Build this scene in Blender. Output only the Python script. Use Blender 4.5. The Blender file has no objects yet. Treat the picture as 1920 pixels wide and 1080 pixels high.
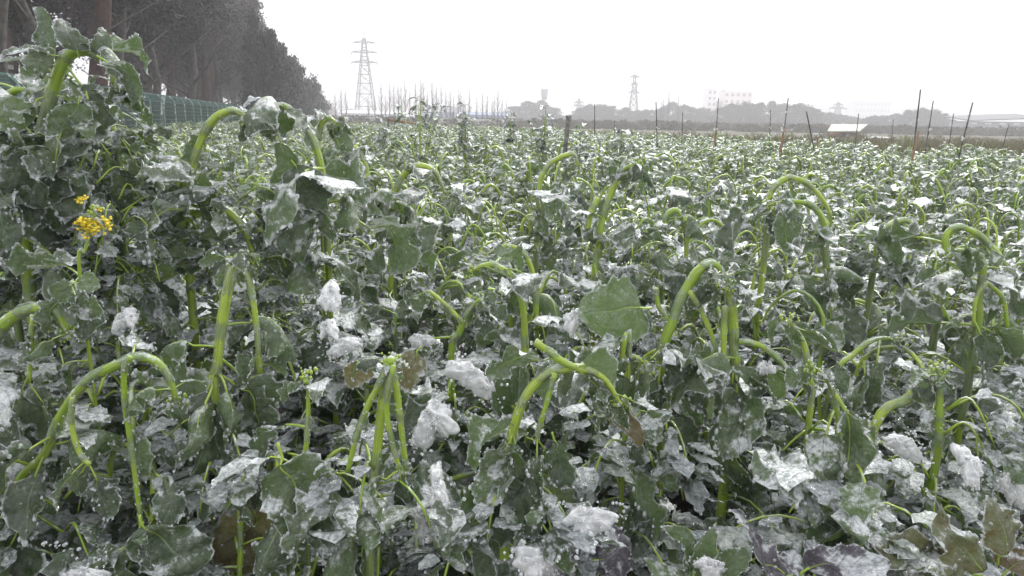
import bpy, math, random
import numpy as np
from mathutils import Vector, Matrix, Euler

R = math.radians
S = bpy.context.scene
COL = S.collection

# ------------------------------------------------------------------ camera
CAM_H = 1.25
F_PX = 1387.0                       # focal length in photo pixels (1920 wide)
PITCH, ROLL = R(-12.8), R(1.0)
f0 = Vector((0, math.cos(PITCH), math.sin(PITCH)))
r0 = Vector((1, 0, 0))
u0 = r0.cross(f0)
rc = (r0 * math.cos(ROLL) + u0 * math.sin(ROLL)).normalized()
uc = (u0 * math.cos(ROLL) - r0 * math.sin(ROLL)).normalized()
CAM = Vector((0, 0, CAM_H))
cd = bpy.data.cameras.new('camera')
cam = bpy.data.objects.new('camera', cd)
COL.objects.link(cam)
cam.matrix_world = Matrix(((rc.x, uc.x, -f0.x, CAM.x), (rc.y, uc.y, -f0.y, CAM.y), (rc.z, uc.z, -f0.z, CAM.z), (0, 0, 0, 1)))
cd.sensor_width = 36.0
cd.lens = F_PX / 1920 * 36.0
cd.clip_start = 0.05
cd.clip_end = 3000
S.camera = cam

# ------------------------------------------------------------------ overcast sky, sun, exposure
w = bpy.data.worlds.new('World')
S.world = w
w.use_nodes = True
wn, wl = w.node_tree.nodes, w.node_tree.links
wn.clear()
sky = wn.new('ShaderNodeTexSky')
sky.sky_type = 'NISHITA'
sky.sun_disc = False
sky.sun_elevation = R(42)
sky.sun_rotation = R(20)
sky.dust_density = 5.0
sky.air_density = 1.0
sky.ozone_density = 1.0
hs = wn.new('ShaderNodeHueSaturation')
hs.inputs['Saturation'].default_value = 0.12
mixc = wn.new('ShaderNodeMix')
mixc.data_type = 'RGBA'
mixc.inputs[0].default_value = 0.62              # cloud deck over the clear sky
mixc.inputs[7].default_value = (12.6, 12.8, 13.2, 1)
bg = wn.new('ShaderNodeBackground')
bg.inputs['Strength'].default_value = 0.14
wo = wn.new('ShaderNodeOutputWorld')
wl.new(sky.outputs[0], hs.inputs['Color'])
wl.new(hs.outputs[0], mixc.inputs[6])
wl.new(mixc.outputs[2], bg.inputs['Color'])
wl.new(bg.outputs[0], wo.inputs['Surface'])

sd = bpy.data.lights.new('sun', 'SUN')
sd.energy = 1.5
sd.angle = R(11)
sd.color = (1.0, 0.97, 0.93)
sun = bpy.data.objects.new('sun', sd)
COL.objects.link(sun)
_az, _el = R(20), R(42)
sdir = Vector((math.sin(_az) * math.cos(_el), math.cos(_az) * math.cos(_el), math.sin(_el)))
sun.rotation_euler = sdir.to_track_quat('Z', 'Y').to_euler()
sun.location = (0, 0, 30)

S.view_settings.view_transform = 'Standard'
S.view_settings.look = 'None'
S.view_settings.gamma = 1.0
S.view_settings.exposure = 0.2
S.view_settings.use_curve_mapping = False
S.cycles.max_bounces = 7
S.cycles.diffuse_bounces = 2
S.cycles.glossy_bounces = 3
S.cycles.transmission_bounces = 4
S.cycles.transparent_max_bounces = 12
S.cycles.volume_bounces = 3
S.cycles.sample_clamp_indirect = 6.0

# ------------------------------------------------------------------ helpers
def ray(px, py):
    return (f0 + rc * ((px - 960) / F_PX) + uc * ((540 - py) / F_PX))

def P(px, py, d):
    """world point seen at photo pixel (px, py), d metres ahead of the camera"""
    v = ray(px, py)
    return CAM + v * (d / v.y)

def PZ(px, py, z):
    v = ray(px, py)
    return CAM + v * ((z - CAM_H) / v.z)

def project(p):
    q = Vector(p) - CAM
    z = q.dot(f0)
    if z <= 0.02:
        return None
    return 960 + F_PX * q.dot(rc) / z, 540 - F_PX * q.dot(uc) / z

class MB:
    """collects vertices, faces, material indices and uvs into one mesh"""
    def __init__(s):
        s.v, s.f, s.m, s.uv, s.n = [], [], [], [], 0
    def add(s, v, f, m=0, uv=None):
        v = np.asarray(v, float)
        s.v.append(v)
        s.uv.append(np.asarray(uv, float) if uv is not None else np.zeros((len(v), 2)))
        s.f += [tuple(int(i) + s.n for i in q) for q in f]
        s.m += [m] * len(f)
        s.n += len(v)
    def mesh(s, name, mats, smooth=True):
        me = bpy.data.meshes.new(name)
        V = np.concatenate(s.v) if s.v else np.zeros((0, 3))
        me.from_pydata(V.tolist(), [], s.f)
        for m in mats:
            me.materials.append(m)
        me.polygons.foreach_set('material_index', s.m)
        me.polygons.foreach_set('use_smooth', [smooth] * len(s.f))
        UV = np.concatenate(s.uv)
        lay = me.uv_layers.new(name='uv')
        li = np.empty(len(me.loops), dtype=np.int32)
        me.loops.foreach_get('vertex_index', li)
        lay.data.foreach_set('uv', UV[li].ravel())
        me.update()
        return me
    def box(s, c, size, m=0, rz=0.0):
        x, y, z = [k / 2 for k in size]
        v = np.array([(a * x, b * y, d * z) for a in (-1, 1) for b in (-1, 1) for d in (-1, 1)])
        if rz:
            co, si = math.cos(rz), math.sin(rz)
            v = np.stack([v[:, 0] * co - v[:, 1] * si, v[:, 0] * si + v[:, 1] * co, v[:, 2]], 1)
        s.add(v + np.array(c), [(0, 1, 3, 2), (4, 6, 7, 5), (0, 4, 5, 1), (2, 3, 7, 6), (0, 2, 6, 4), (1, 5, 7, 3)], m)
    def tube(s, pts, rad, sides=6, m=0, ridges=0.0, cap=True):
        pts = np.asarray(pts, float)
        n = len(pts)
        rad = np.broadcast_to(np.asarray(rad, float), (n,))
        t = np.gradient(pts, axis=0)
        t /= np.linalg.norm(t, axis=1)[:, None] + 1e-9
        up = np.array((0.31, 0.12, 0.94)) if abs(t[0][2]) < 0.9 else np.array((1.0, 0.1, 0.0))
        a = np.cross(t[0], up); a /= np.linalg.norm(a)
        out = []
        th = np.arange(sides) / sides * 2 * math.pi
        rr = 1 + ridges * np.where(np.arange(sides) % 2 == 0, 1, -1)
        for i in range(n):
            a = a - t[i] * np.dot(a, t[i]); a /= np.linalg.norm(a) + 1e-9
            b = np.cross(t[i], a)
            out.append(pts[i] + rad[i] * (np.cos(th) * rr)[:, None] * a + rad[i] * (np.sin(th) * rr)[:, None] * b)
        V = np.concatenate(out)
        F = []
        for i in range(n - 1):
            for j in range(sides):
                k = (j + 1) % sides
                F.append((i * sides + j, i * sides + k, (i + 1) * sides + k, (i + 1) * sides + j))
        if cap:
            F.append(tuple(reversed(range(sides))))
            F.append(tuple(range((n - 1) * sides, n * sides)))
        L = np.concatenate([np.full(sides, i / max(1, n - 1)) for i in range(n)])
        uv = np.stack([L, np.tile(np.arange(sides) / sides, n)], 1)
        s.add(V, F, m, uv)
    def bead(s, c, r, m=0, sz=(1, 1, 1)):
        """small lump of ice: twenty faces, stretched"""
        s.add(ICO_V * (r * np.array(sz)) + np.array(c), ICO_F, m)
    def cone(s, c, r, h, m=0, sides=5):
        th = np.arange(sides) / sides * 2 * math.pi
        v = [(c[0] + r * math.cos(a), c[1] + r * math.sin(a), c[2]) for a in th] + [(c[0], c[1], c[2] - h)]
        s.add(v, [(j, (j + 1) % sides, sides) for j in range(sides)] + [tuple(reversed(range(sides)))], m)

def _ico():
    g = (1 + 5 ** .5) / 2
    v = np.array([(-1, g, 0), (1, g, 0), (-1, -g, 0), (1, -g, 0), (0, -1, g), (0, 1, g), (0, -1, -g), (0, 1, -g), (g, 0, -1), (g, 0, 1), (-g, 0, -1), (-g, 0, 1)], float)
    v /= np.linalg.norm(v[0])
    f = [(0, 11, 5), (0, 5, 1), (0, 1, 7), (0, 7, 10), (0, 10, 11), (1, 5, 9), (5, 11, 4), (11, 10, 2), (10, 7, 6), (7, 1, 8),
         (3, 9, 4), (3, 4, 2), (3, 2, 6), (3, 6, 8), (3, 8, 9), (4, 9, 5), (2, 4, 11), (6, 2, 10), (8, 6, 7), (9, 8, 1)]
    return v, f
ICO_V, ICO_F = _ico()

def subdiv_ico(n):
    v, f = ICO_V.tolist(), list(ICO_F)
    for _ in range(n):
        cache, nf = {}, []
        def mid(a, b):
            k = (min(a, b), max(a, b))
            if k not in cache:
                m = np.array(v[a]) + np.array(v[b]); m /= np.linalg.norm(m)
                v.append(m.tolist()); cache[k] = len(v) - 1
            return cache[k]
        for a, b, c in f:
            x, y, z = mid(a, b), mid(b, c), mid(c, a)
            nf += [(a, x, z), (b, y, x), (c, z, y), (x, y, z)]
        f = nf
    return np.array(v), f

def wob(rng, p, scale, n=5):
    """cheap smooth noise: a sum of random sine waves at points p"""
    o = np.zeros(len(p))
    for i in range(n):
        k = np.array([rng.gauss(0, 1) for _ in range(p.shape[1])]) * scale * (1 + 0.5 * i)
        o += np.sin(p @ k + rng.uniform(0, 6.28)) / (1 + 0.5 * i)
    return o / 2.2

def link(name, data, parent=None, mat=None):
    o = bpy.data.objects.new(name, data)
    COL.objects.link(o)
    if parent is not None:
        o.parent = parent
    if mat is not None:
        o.matrix_basis = mat
    return o

def thing(name, label, cat, loc=(0, 0, 0), group=None):
    o = link(name, None)
    o.location = loc
    o.empty_display_size = 0.05
    return tag(o, label, cat, group)

def tag(o, label, cat, group=None, kind=None):
    if label: o['label'] = label
    if cat: o['category'] = cat
    if group: o['group'] = group
    if kind: o['kind'] = kind
    return o

def catmull(pts, per=5):
    pts = [np.array(p, float) for p in pts]
    pts = [2 * pts[0] - pts[1]] + pts + [2 * pts[-1] - pts[-2]]
    out = []
    for i in range(1, len(pts) - 2):
        a, b, c, d = pts[i - 1:i + 3]
        for k in range(per):
            t = k / per
            out.append(0.5 * ((2 * b) + (c - a) * t + (2 * a - 5 * b + 4 * c - d) * t * t + (3 * b - a - 3 * c + d) * t ** 3))
    out.append(pts[-2])
    return np.array(out)

# ------------------------------------------------------------------ materials
def newmat(name):
    m = bpy.data.materials.new(name)
    m.use_nodes = True
    m.node_tree.nodes.clear()
    return m, m.node_tree.nodes, m.node_tree.links

class NT:
    def __init__(s, name):
        s.m, s.n, s.l = newmat(name)
        s.out = s.n.new('ShaderNodeOutputMaterial')
    def node(s, t, **kw):
        n = s.n.new(t)
        for k, v in kw.items():
            setattr(n, k, v)
        return n
    def setin(s, n, k, v):
        if hasattr(v, 'links') or isinstance(v, bpy.types.NodeSocket):
            s.l.new(v, n.inputs[k])
        else:
            n.inputs[k].default_value = v
    def math(s, op, a, b=0.0, c=0.0, clamp=False):
        n = s.node('ShaderNodeMath', operation=op, use_clamp=clamp)
        s.setin(n, 0, a); s.setin(n, 1, b); s.setin(n, 2, c)
        return n.outputs[0]
    def noise(s, vec, scale, detail=3.0, rough=0.55, out=0):
        n = s.node('ShaderNodeTexNoise')
        if vec is not None: s.l.new(vec, n.inputs['Vector'])
        n.inputs['Scale'].default_value = scale
        n.inputs['Detail'].default_value = detail
        n.inputs['Roughness'].default_value = rough
        return n.outputs[out]
    def step(s, x, lo, hi, a=0.0, b=1.0):
        n = s.node('ShaderNodeMapRange', interpolation_type='SMOOTHSTEP')
        s.setin(n, 0, x); s.setin(n, 1, lo); s.setin(n, 2, hi); s.setin(n, 3, a); s.setin(n, 4, b)
        return n.outputs[0]
    def mix(s, f, a, b):
        n = s.node('ShaderNodeMix', data_type='RGBA')
        s.setin(n, 0, f); s.setin(n, 6, a); s.setin(n, 7, b)
        return n.outputs[2]
    def ramp(s, x, stops):
        n = s.node('ShaderNodeValToRGB')
        s.l.new(x, n.inputs[0])
        e = n.color_ramp.elements
        while len(e) < len(stops): e.new(0.5)
        for k, (p, c) in enumerate(stops):
            e[k].position = p; e[k].color = (*c, 1)
        return n.outputs[0]
    def bump(s, h, dist, strength=1.0, normal=None):
        n = s.node('ShaderNodeBump')
        n.inputs['Strength'].default_value = strength
        n.inputs['Distance'].default_value = dist
        s.l.new(h, n.inputs['Height'])
        if normal is not None: s.l.new(normal, n.inputs['Normal'])
        return n.outputs[0]
    def bsdf(s, **kw):
        n = s.node('ShaderNodeBsdfPrincipled')
        for k, v in kw.items():
            s.setin(n, k.replace('_', ' '), v)
        return n
    def coords(s):
        """object coordinates shifted by each object's random number"""
        tc = s.node('ShaderNodeTexCoord')
        oi = s.node('ShaderNodeObjectInfo')
        mu = s.node('ShaderNodeVectorMath', operation='SCALE')
        mu.inputs[0].default_value = (13.1, 7.7, 19.3)
        s.l.new(oi.outputs['Random'], mu.inputs['Scale'])
        ad = s.node('ShaderNodeVectorMath', operation='ADD')
        s.l.new(tc.outputs['Object'], ad.inputs[0])
        s.l.new(mu.outputs[0], ad.inputs[1])
        return ad.outputs[0], oi.outputs['Random'], tc
    def done(s, shader):
        s.l.new(shader, s.out.inputs['Surface'])
        return s.m

def leaf_material(name, cols, ice_lo, ice_hi, under=(0.115, 0.17, 0.075), frost=0.8, coat=0.9, translu=0.22, glaze=0.12):
    t = NT(name)
    vec, rnd, tc = t.coords()
    uv = t.node('ShaderNodeSeparateXYZ')
    uvm = t.node('ShaderNodeUVMap'); uvm.uv_map = 'uv'
    t.l.new(uvm.outputs[0], uv.inputs[0])
    U = uv.outputs[0]; V = t.math('ABSOLUTE', t.math('SUBTRACT', uv.outputs[1], 0.5))
    V = t.math('MULTIPLY', V, 2.0)
    n1 = t.noise(vec, 22, 4, 0.6)
    n2 = t.noise(vec, 120, 3, 0.6)
    mid = t.step(V, 0.02, 0.07, 1.0, 0.0)
    br = t.math('ADD', t.math('SUBTRACT', t.math('MULTIPLY', U, 7.0), t.math('MULTIPLY', V, 2.4)), t.math('MULTIPLY', n1, 0.5))
    fr = t.math('ABSOLUTE', t.math('SUBTRACT', t.math('FRACT', br), 0.5))
    side = t.step(fr, 0.0, 0.055, 1.0, 0.0)
    fine = t.step(t.node('ShaderNodeTexVoronoi', feature='DISTANCE_TO_EDGE').outputs[0], 0.0, 0.1, 0.35, 0.0)
    vor = t.n[-2] if False else None
    vein = t.math('MAXIMUM', mid, t.math('MULTIPLY', side, 0.75), clamp=True)
    base = t.ramp(rnd, [(0.0, cols[0]), (0.5, cols[1]), (1.0, cols[2])])
    base = t.mix(t.step(n1, 0.35, 0.7, 0.0, 0.55), base, cols[2] + (1,))
    geo = t.node('ShaderNodeNewGeometry')
    base = t.mix(t.math('MULTIPLY', geo.outputs['Backfacing'], 0.55), base, under + (1,))
    vcol = tuple(min(1, c * 1.3 + 0.07) for c in (cols[1][0] * 1.1, cols[1][1] * 1.25, cols[1][2]))
    base = t.mix(t.math('MULTIPLY', vein, 0.72), base, vcol + (1,))
    # frozen glaze: milky ice in blotches, thicker where it could lie
    sep = t.node('ShaderNodeSeparateXYZ'); t.l.new(geo.outputs['Normal'], sep.inputs[0])
    lie = t.math('MULTIPLY', t.math('POWER', t.math('ABSOLUTE', sep.outputs[2]), 2.0), 0.30)
    nz = t.math('ADD', t.math('MULTIPLY', t.noise(vec, 16, 3, 0.6), 0.5), t.math('MULTIPLY', t.noise(vec, 60, 5, 0.7), 0.5))
    msk = t.math('ADD', t.math('ADD', nz, lie), t.math('MULTIPLY', t.math('SUBTRACT', rnd, 0.5), 0.16))
    ice = t.step(msk, ice_lo, ice_hi, 0.0, frost)
    rimx = t.math('MAXIMUM', V, t.math('SUBTRACT', t.math('MULTIPLY', U, 1.06), 0.06))
    rim = t.math('MULTIPLY', t.step(t.math('ADD', rimx, t.math('MULTIPLY', t.noise(vec, 70, 3, .6), 0.30)), 1.03, 1.15), frost)
    ice = t.math('MAXIMUM', ice, rim)
    speck = t.step(n2, 0.55, 0.72, 0.0, 0.35)
    ice = t.math('MAXIMUM', ice, t.math('MULTIPLY', speck, t.step(msk, ice_lo - .2, ice_hi)))
    icecol = t.mix(t.step(n2, 0.3, 0.7), (0.40, 0.44, 0.46, 1), (0.88, 0.90, 0.93, 1))
    ice = t.math('ADD', t.math('MULTIPLY', ice, 0.90), t.step(t.noise(vec, 34, 5, .7), .35, .65, 0.02, glaze), clamp=True)   # thin grey glaze everywhere
    colr = t.mix(ice, base, icecol)
    h = t.math('ADD', t.math('MULTIPLY', t.noise(vec, 55, 4, 0.65), 1.0), t.math('MULTIPLY', vein, -0.25))
    bp = t.bump(h, 0.009, 0.9)
    b = t.bsdf(Base_Color=colr, Metallic=t.math('MULTIPLY', ice, 0.42), Roughness=t.step(n2, 0.3, 0.7, 0.22, 0.5), IOR=1.33, Coat_Weight=coat, Coat_Roughness=0.04,
               Coat_IOR=1.5, Normal=bp)
    t.l.new(t.bump(t.noise(vec, 130, 4, 0.65), 0.006, 1.0), b.inputs['Coat Normal'])
    tr = t.node('ShaderNodeBsdfTranslucent')
    t.l.new(t.mix(ice, tuple(min(1, c * 2.2) for c in cols[2]) + (1,), (0.6, 0.65, 0.6, 1)), tr.inputs['Color'])
    mx = t.node('ShaderNodeMixShader'); mx.inputs[0].default_value = translu
    t.l.new(b.outputs[0], mx.inputs[1]); t.l.new(tr.outputs[0], mx.inputs[2])
    return t.done(mx.outputs[0])

M_LEAF = leaf_material('rapeseed_leaf', [(0.014, 0.032, 0.010), (0.030, 0.062, 0.015), (0.066, 0.112, 0.022)], 0.63, 0.74, frost=0.80, translu=0.16, coat=.95, glaze=.14)
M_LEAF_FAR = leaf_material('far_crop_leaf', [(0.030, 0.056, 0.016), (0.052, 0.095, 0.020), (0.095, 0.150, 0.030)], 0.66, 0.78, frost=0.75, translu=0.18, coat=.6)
M_LEAF_BARE = leaf_material('clear_glazed_leaf', [(0.040, 0.075, 0.016), (0.060, 0.110, 0.020), (0.085, 0.140, 0.030)], 0.66, 0.78, frost=0.6, coat=.8)
M_LEAF_YEL = leaf_material('yellowed_leaf', [(0.13, 0.11, 0.025), (0.17, 0.11, 0.025), (0.09, 0.09, 0.025)], 0.58, 0.72, under=(0.15, 0.12, 0.04), frost=0.7)
M_LEAF_RUS = leaf_material('reddish_mustard_leaf', [(0.06, 0.10, 0.012), (0.09, 0.11, 0.015), (0.095, 0.065, 0.022)], 0.62, 0.74, under=(0.09, 0.11, 0.02), frost=0.8)
M_LEAF_PUR = leaf_material('dark_purple_leaf', [(0.030, 0.022, 0.035), (0.045, 0.032, 0.045), (0.06, 0.05, 0.07)], 0.58, 0.70, under=(0.05, 0.045, 0.06), frost=0.7)

def stem_material():
    t = NT('green_stem')
    vec, rnd, tc = t.coords()
    n = t.noise(vec, 30, 4, 0.6)
    c = t.ramp(rnd, [(0, (0.24, 0.36, 0.035)), (0.5, (0.34, 0.48, 0.05)), (1, (0.44, 0.56, 0.09))])
    c = t.mix(t.step(n, 0.4, 0.75, 0, 0.5), c, (0.30, 0.38, 0.13, 1))
    suv = t.node('ShaderNodeUVMap'); suv.uv_map = 'uv'
    wv_ = t.node('ShaderNodeMapping'); wv_.inputs['Scale'].default_value = (6, 26, 1); t.l.new(suv.outputs[0], wv_.inputs['Vector'])
    c = t.mix(t.step(t.noise(wv_.outputs[0], 1.0, 4, .6), .42, .62, 0, .5), c, (0.12, 0.20, 0.03, 1))
    geo = t.node('ShaderNodeNewGeometry')
    sep = t.node('ShaderNodeSeparateXYZ'); t.l.new(geo.outputs['Normal'], sep.inputs[0])
    m = t.math('ADD', t.noise(vec, 38, 4, 0.6), t.math('MULTIPLY', sep.outputs[2], 0.17))
    ice = t.step(m, 0.64, 0.78, 0, 0.75)
    c = t.mix(ice, c, (0.62, 0.67, 0.66, 1))
    b = t.bsdf(Base_Color=c, Roughness=0.38, IOR=1.35, Coat_Weight=1.0, Coat_Roughness=0.06, Coat_IOR=1.33,
               Subsurface_Weight=0.12, Subsurface_Scale=0.01, Subsurface_Radius=(0.4, 0.5, 0.2),
               Normal=t.bump(t.noise(vec, 60, 4, 0.6), 0.004, 0.5))
    t.l.new(t.bump(t.noise(vec, 140, 3, 0.6), 0.003, 0.7), b.inputs['Coat Normal'])
    return t.done(b.outputs[0])
M_STEM = stem_material()

def ice_material(name, milky, col=(0.80, 0.84, 0.87), bumpd=0.004, cloud=0.6):
    """clear to milky glaze: part of the light passes straight through, the rest meets wet ice"""
    t = NT(name)
    vec, rnd, tc = t.coords()
    n = t.noise(vec, 75, 6, 0.75)
    b = t.bsdf(Base_Color=t.mix(t.step(n, .3, .7), (col[0] * .75, col[1] * .77, col[2] * .78, 1), col + (1,)), Roughness=0.07, IOR=1.5,
               Transmission_Weight=0.15, Normal=t.bump(t.noise(vec, 130, 4, 0.6), bumpd, 0.9))
    tr = t.node('ShaderNodeBsdfTransparent')
    tr.inputs['Color'].default_value = (0.95, 0.97, 0.98, 1)
    fz = t.node('ShaderNodeFresnel'); fz.inputs['IOR'].default_value = 1.4
    gl = t.node('ShaderNodeBsdfGlossy'); gl.inputs['Roughness'].default_value = 0.16; gl.inputs['Color'].default_value = (0.93, 0.95, 0.98, 1)
    t.l.new(t.bump(t.noise(vec, 90, 5, 0.7), bumpd * 1.3, 1.0), gl.inputs['Normal'])
    m0 = t.node('ShaderNodeMixShader'); m0.inputs[0].default_value = 0.34
    t.l.new(b.outputs[0], m0.inputs[1]); t.l.new(gl.outputs[0], m0.inputs[2])
    fac = t.math('ADD', t.math('ADD', t.step(n, 0.42, 0.62, milky * (1 - cloud), milky), 0.0), t.math('MULTIPLY', fz.outputs[0], 0.9), clamp=True)
    mx = t.node('ShaderNodeMixShader')
    t.l.new(fac, mx.inputs[0]); t.l.new(tr.outputs[0], mx.inputs[1]); t.l.new(m0.outputs[0], mx.inputs[2])
    return t.done(mx.outputs[0])
M_ICE = ice_material('glaze_ice', 0.62, (0.90, 0.93, 0.96), 0.010, 0.85)
M_SHEATH = ice_material('clear_ice_sheath', 0.22, (0.90, 0.93, 0.95), 0.006, 0.6)
def bead_material():
    t = NT('ice_beads')
    b = t.bsdf(Base_Color=(0.95, 0.97, 1.0, 1), Roughness=0.03, IOR=1.45, Transmission_Weight=0.65)
    tr = t.node('ShaderNodeBsdfTransparent')
    mx = t.node('ShaderNodeMixShader'); mx.inputs[0].default_value = 0.80
    t.l.new(tr.outputs[0], mx.inputs[1]); t.l.new(b.outputs[0], mx.inputs[2])
    return t.done(mx.outputs[0])
M_BEAD = bead_material()

def snow_material():
    t = NT('old_snow')
    vec, rnd, tc = t.coords()
    n = t.noise(vec, 60, 5, 0.7)
    c = t.mix(t.step(n, 0.35, 0.7), (0.66, 0.67, 0.68, 1), (0.92, 0.915, 0.92, 1))
    dirt = t.step(t.noise(vec, 45, 6, 0.8), 0.60, 0.74, 0, 0.35)
    c = t.mix(dirt, c, (0.20, 0.21, 0.20, 1))
    b = t.bsdf(Base_Color=c, Roughness=0.45, Subsurface_Weight=0.3, Subsurface_Scale=0.02, Subsurface_Radius=(0.5, 0.5, 0.5), Coat_Weight=0.3, Coat_Roughness=0.2,
               Normal=t.bump(t.noise(vec, 220, 5, 0.75), 0.004, 0.8))
    return t.done(b.outputs[0])
M_SNOW = snow_material()

def simple(name, col, rough=0.7, var=0.25, scale=4.0, bumpd=0.0, metallic=0.0, col2=None, scale3=None, lo=.35, hi=.65):
    t = NT(name)
    vec, rnd, tc = t.coords()
    n = t.noise(vec, scale, 5, 0.6)
    c2 = col2 or tuple(c * (1 - var) for c in col)
    c = t.mix(t.step(n, lo, hi), col + (1,), tuple(c2) + (1,))
    kw = dict(Base_Color=c, Roughness=rough, Metallic=metallic)
    if bumpd:
        kw['Normal'] = t.bump(t.noise(vec, scale * 3, 5, .65), bumpd, 0.8)
    return t.done(t.bsdf(**kw).outputs[0])

M_SOIL = simple('wet_soil', (0.060, 0.046, 0.036), 0.8, scale=9, bumpd=0.03, col2=(0.028, 0.022, 0.018))
M_GRASS = simple('tan_grass', (0.24, 0.19, 0.11), 0.9, scale=3, col2=(0.10, 0.13, 0.05))
M_TRUNK = simple('redwood_bark', (0.095, 0.048, 0.036), 0.9, scale=6, bumpd=0.05, col2=(0.040, 0.024, 0.020))
M_TRUNK_G = simple('grey_bark', (0.10, 0.09, 0.08), 0.9, scale=6, bumpd=0.05, col2=(0.05, 0.045, 0.042))
M_CROWN = simple('evergreen_foliage', (0.010, 0.015, 0.012), 0.6, scale=0.55, col2=(0.042, 0.052, 0.034), lo=.45, hi=.6)
M_CROWN_R = simple('russet_foliage', (0.085, 0.046, 0.042), 0.8, scale=0.55, col2=(0.028, 0.020, 0.020), lo=.45, hi=.6)
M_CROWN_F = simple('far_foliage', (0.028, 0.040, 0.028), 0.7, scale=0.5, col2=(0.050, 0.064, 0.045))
M_FENCE = simple('green_fence_paint', (0.030, 0.115, 0.090), 0.5, scale=3)
M_POST = simple('frosted_post', (0.13, 0.22, 0.19), 0.5, scale=8, col2=(0.50, 0.55, 0.55), lo=.5, hi=.6)
M_STEEL = simple('galvanised_steel', (0.09, 0.09, 0.11), 0.5, scale=2)
M_WHITE = simple('white_render', (0.85, 0.83, 0.83), 0.8, scale=1.0, var=0.12)
M_PINK = simple('pale_pink_render', (0.82, 0.68, 0.66), 0.8, scale=1.0, var=0.12)
M_BLUE = simple('blue_sheet_roof', (0.14, 0.24, 0.42), 0.5, scale=1.5, var=0.15)
M_GREYB = simple('grey_cladding', (0.36, 0.38, 0.42), 0.7, scale=0.5, var=0.12)
M_WIN = simple('window_glass', (0.05, 0.06, 0.08), 0.15, scale=1, var=0.2)
M_ROOFL = simple('pale_sheet_roof', (0.62, 0.66, 0.52), 0.5, scale=1.2, col2=(0.40, 0.45, 0.38))
M_BRICK = simple('brick_wall', (0.32, 0.17, 0.13), 0.8, scale=3, var=0.2)
M_BAMBOO = simple('weathered_bamboo', (0.17, 0.16, 0.14), 0.6, scale=9, col2=(0.05, 0.048, 0.045))
M_BAMBOO_T = simple('tan_bamboo', (0.40, 0.22, 0.10), 0.6, scale=9, col2=(0.25, 0.14, 0.07))
M_CONC = simple('concrete', (0.26, 0.26, 0.25), 0.85, scale=14, bumpd=0.01, col2=(0.09, 0.09, 0.085))
M_TIE = simple('white_cloth_tie', (0.75, 0.75, 0.77), 0.7, scale=20, var=0.1)
M_PETAL = simple('yellow_petals', (0.93, 0.80, 0.08), 0.5, scale=40, col2=(0.88, 0.62, 0.04))
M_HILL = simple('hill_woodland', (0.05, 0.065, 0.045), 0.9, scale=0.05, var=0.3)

# ------------------------------------------------------------------ ground, field soil, hills, haze
def ground():
    mb = MB()
    s = 690
    mb.add([(-s, -40, 0), (s, -40, 0), (s, 1340, 0), (-s, 1340, 0)], [(0, 1, 2, 3)])
    t = NT('winter_ground')
    tc = t.node('ShaderNodeTexCoord')
    n = t.noise(tc.outputs['Object'], 0.35, 6, 0.65)
    c = t.mix(t.step(n, 0.4, 0.6), (0.12, 0.10, 0.06, 1), (0.07, 0.075, 0.04, 1))
    sn = t.step(t.noise(tc.outputs['Object'], 1.3, 6, 0.7), 0.60, 0.70, 0, 0.6)
    c = t.mix(sn, c, (0.62, 0.62, 0.64, 1))
    b = t.bsdf(Base_Color=c, Roughness=0.9, Normal=t.bump(t.noise(tc.outputs['Object'], 9, 5, .7), 0.05, 0.8))
    m = t.done(b.outputs[0])
    o = link('ground', mb.mesh('ground', [m], False))
    tag(o, 'flat brown winter ground with patches of snow', None, kind='structure')
ground()

def field_edge(x):
    """distance at which the crop ends, for a given sideways position"""
    pts = [(-30, 75), (-13, 54), (3.5, 33), (7.7, 20), (9.8, 14), (14, 8), (30, 4)]
    for (a, b), (c, d) in zip(pts, pts[1:]):
        if x <= c:
            return b + (d - b) * (x - a) / (c - a)
    return 4

def fence_x(y):
    return -6.5 - 0.262 * y

def soil():
    rng = random.Random(3)
    nx, ny = 150, 110
    xs = np.linspace(-4.2, 4.2, nx)
    ys = np.linspace(0.2, 6.2, ny)
    X, Y = np.meshgrid(xs, ys)
    p = np.stack([X.ravel(), Y.ravel()], 1)
    z = 0.03 + 0.022 * wob(rng, p, 6, 6) + 0.012 * wob(rng, p, 22, 8) + 0.02 * np.sin(X.ravel() * 9.0)
    v = np.concatenate([p, z[:, None]], 1)
    F = [(j * nx + i, j * nx + i + 1, (j + 1) * nx + i + 1, (j + 1) * nx + i) for j in range(ny - 1) for i in range(nx - 1)]
    mb = MB(); mb.add(v, F)
    t = NT('field_soil')
    tc = t.node('ShaderNodeTexCoord')
    n = t.noise(tc.outputs['Object'], 14, 6, 0.7)
    c = t.mix(t.step(n, 0.35, 0.65), (0.055, 0.040, 0.030, 1), (0.022, 0.017, 0.014, 1))
    sn = t.step(t.noise(tc.outputs['Object'], 5, 6, 0.7), 0.57, 0.63, 0, 0.9)
    c = t.mix(sn, c, (0.68, 0.67, 0.68, 1))
    b = t.bsdf(Base_Color=c, Roughness=0.7, Normal=t.bump(t.noise(tc.outputs['Object'], 60, 5, .7), 0.02, 0.9))
    o = link('field_soil', mb.mesh('field_soil', [t.done(b.outputs[0])]))
    tag(o, 'dark clumpy field soil with traces of snow under the plants', None, kind='structure')
soil()

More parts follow.
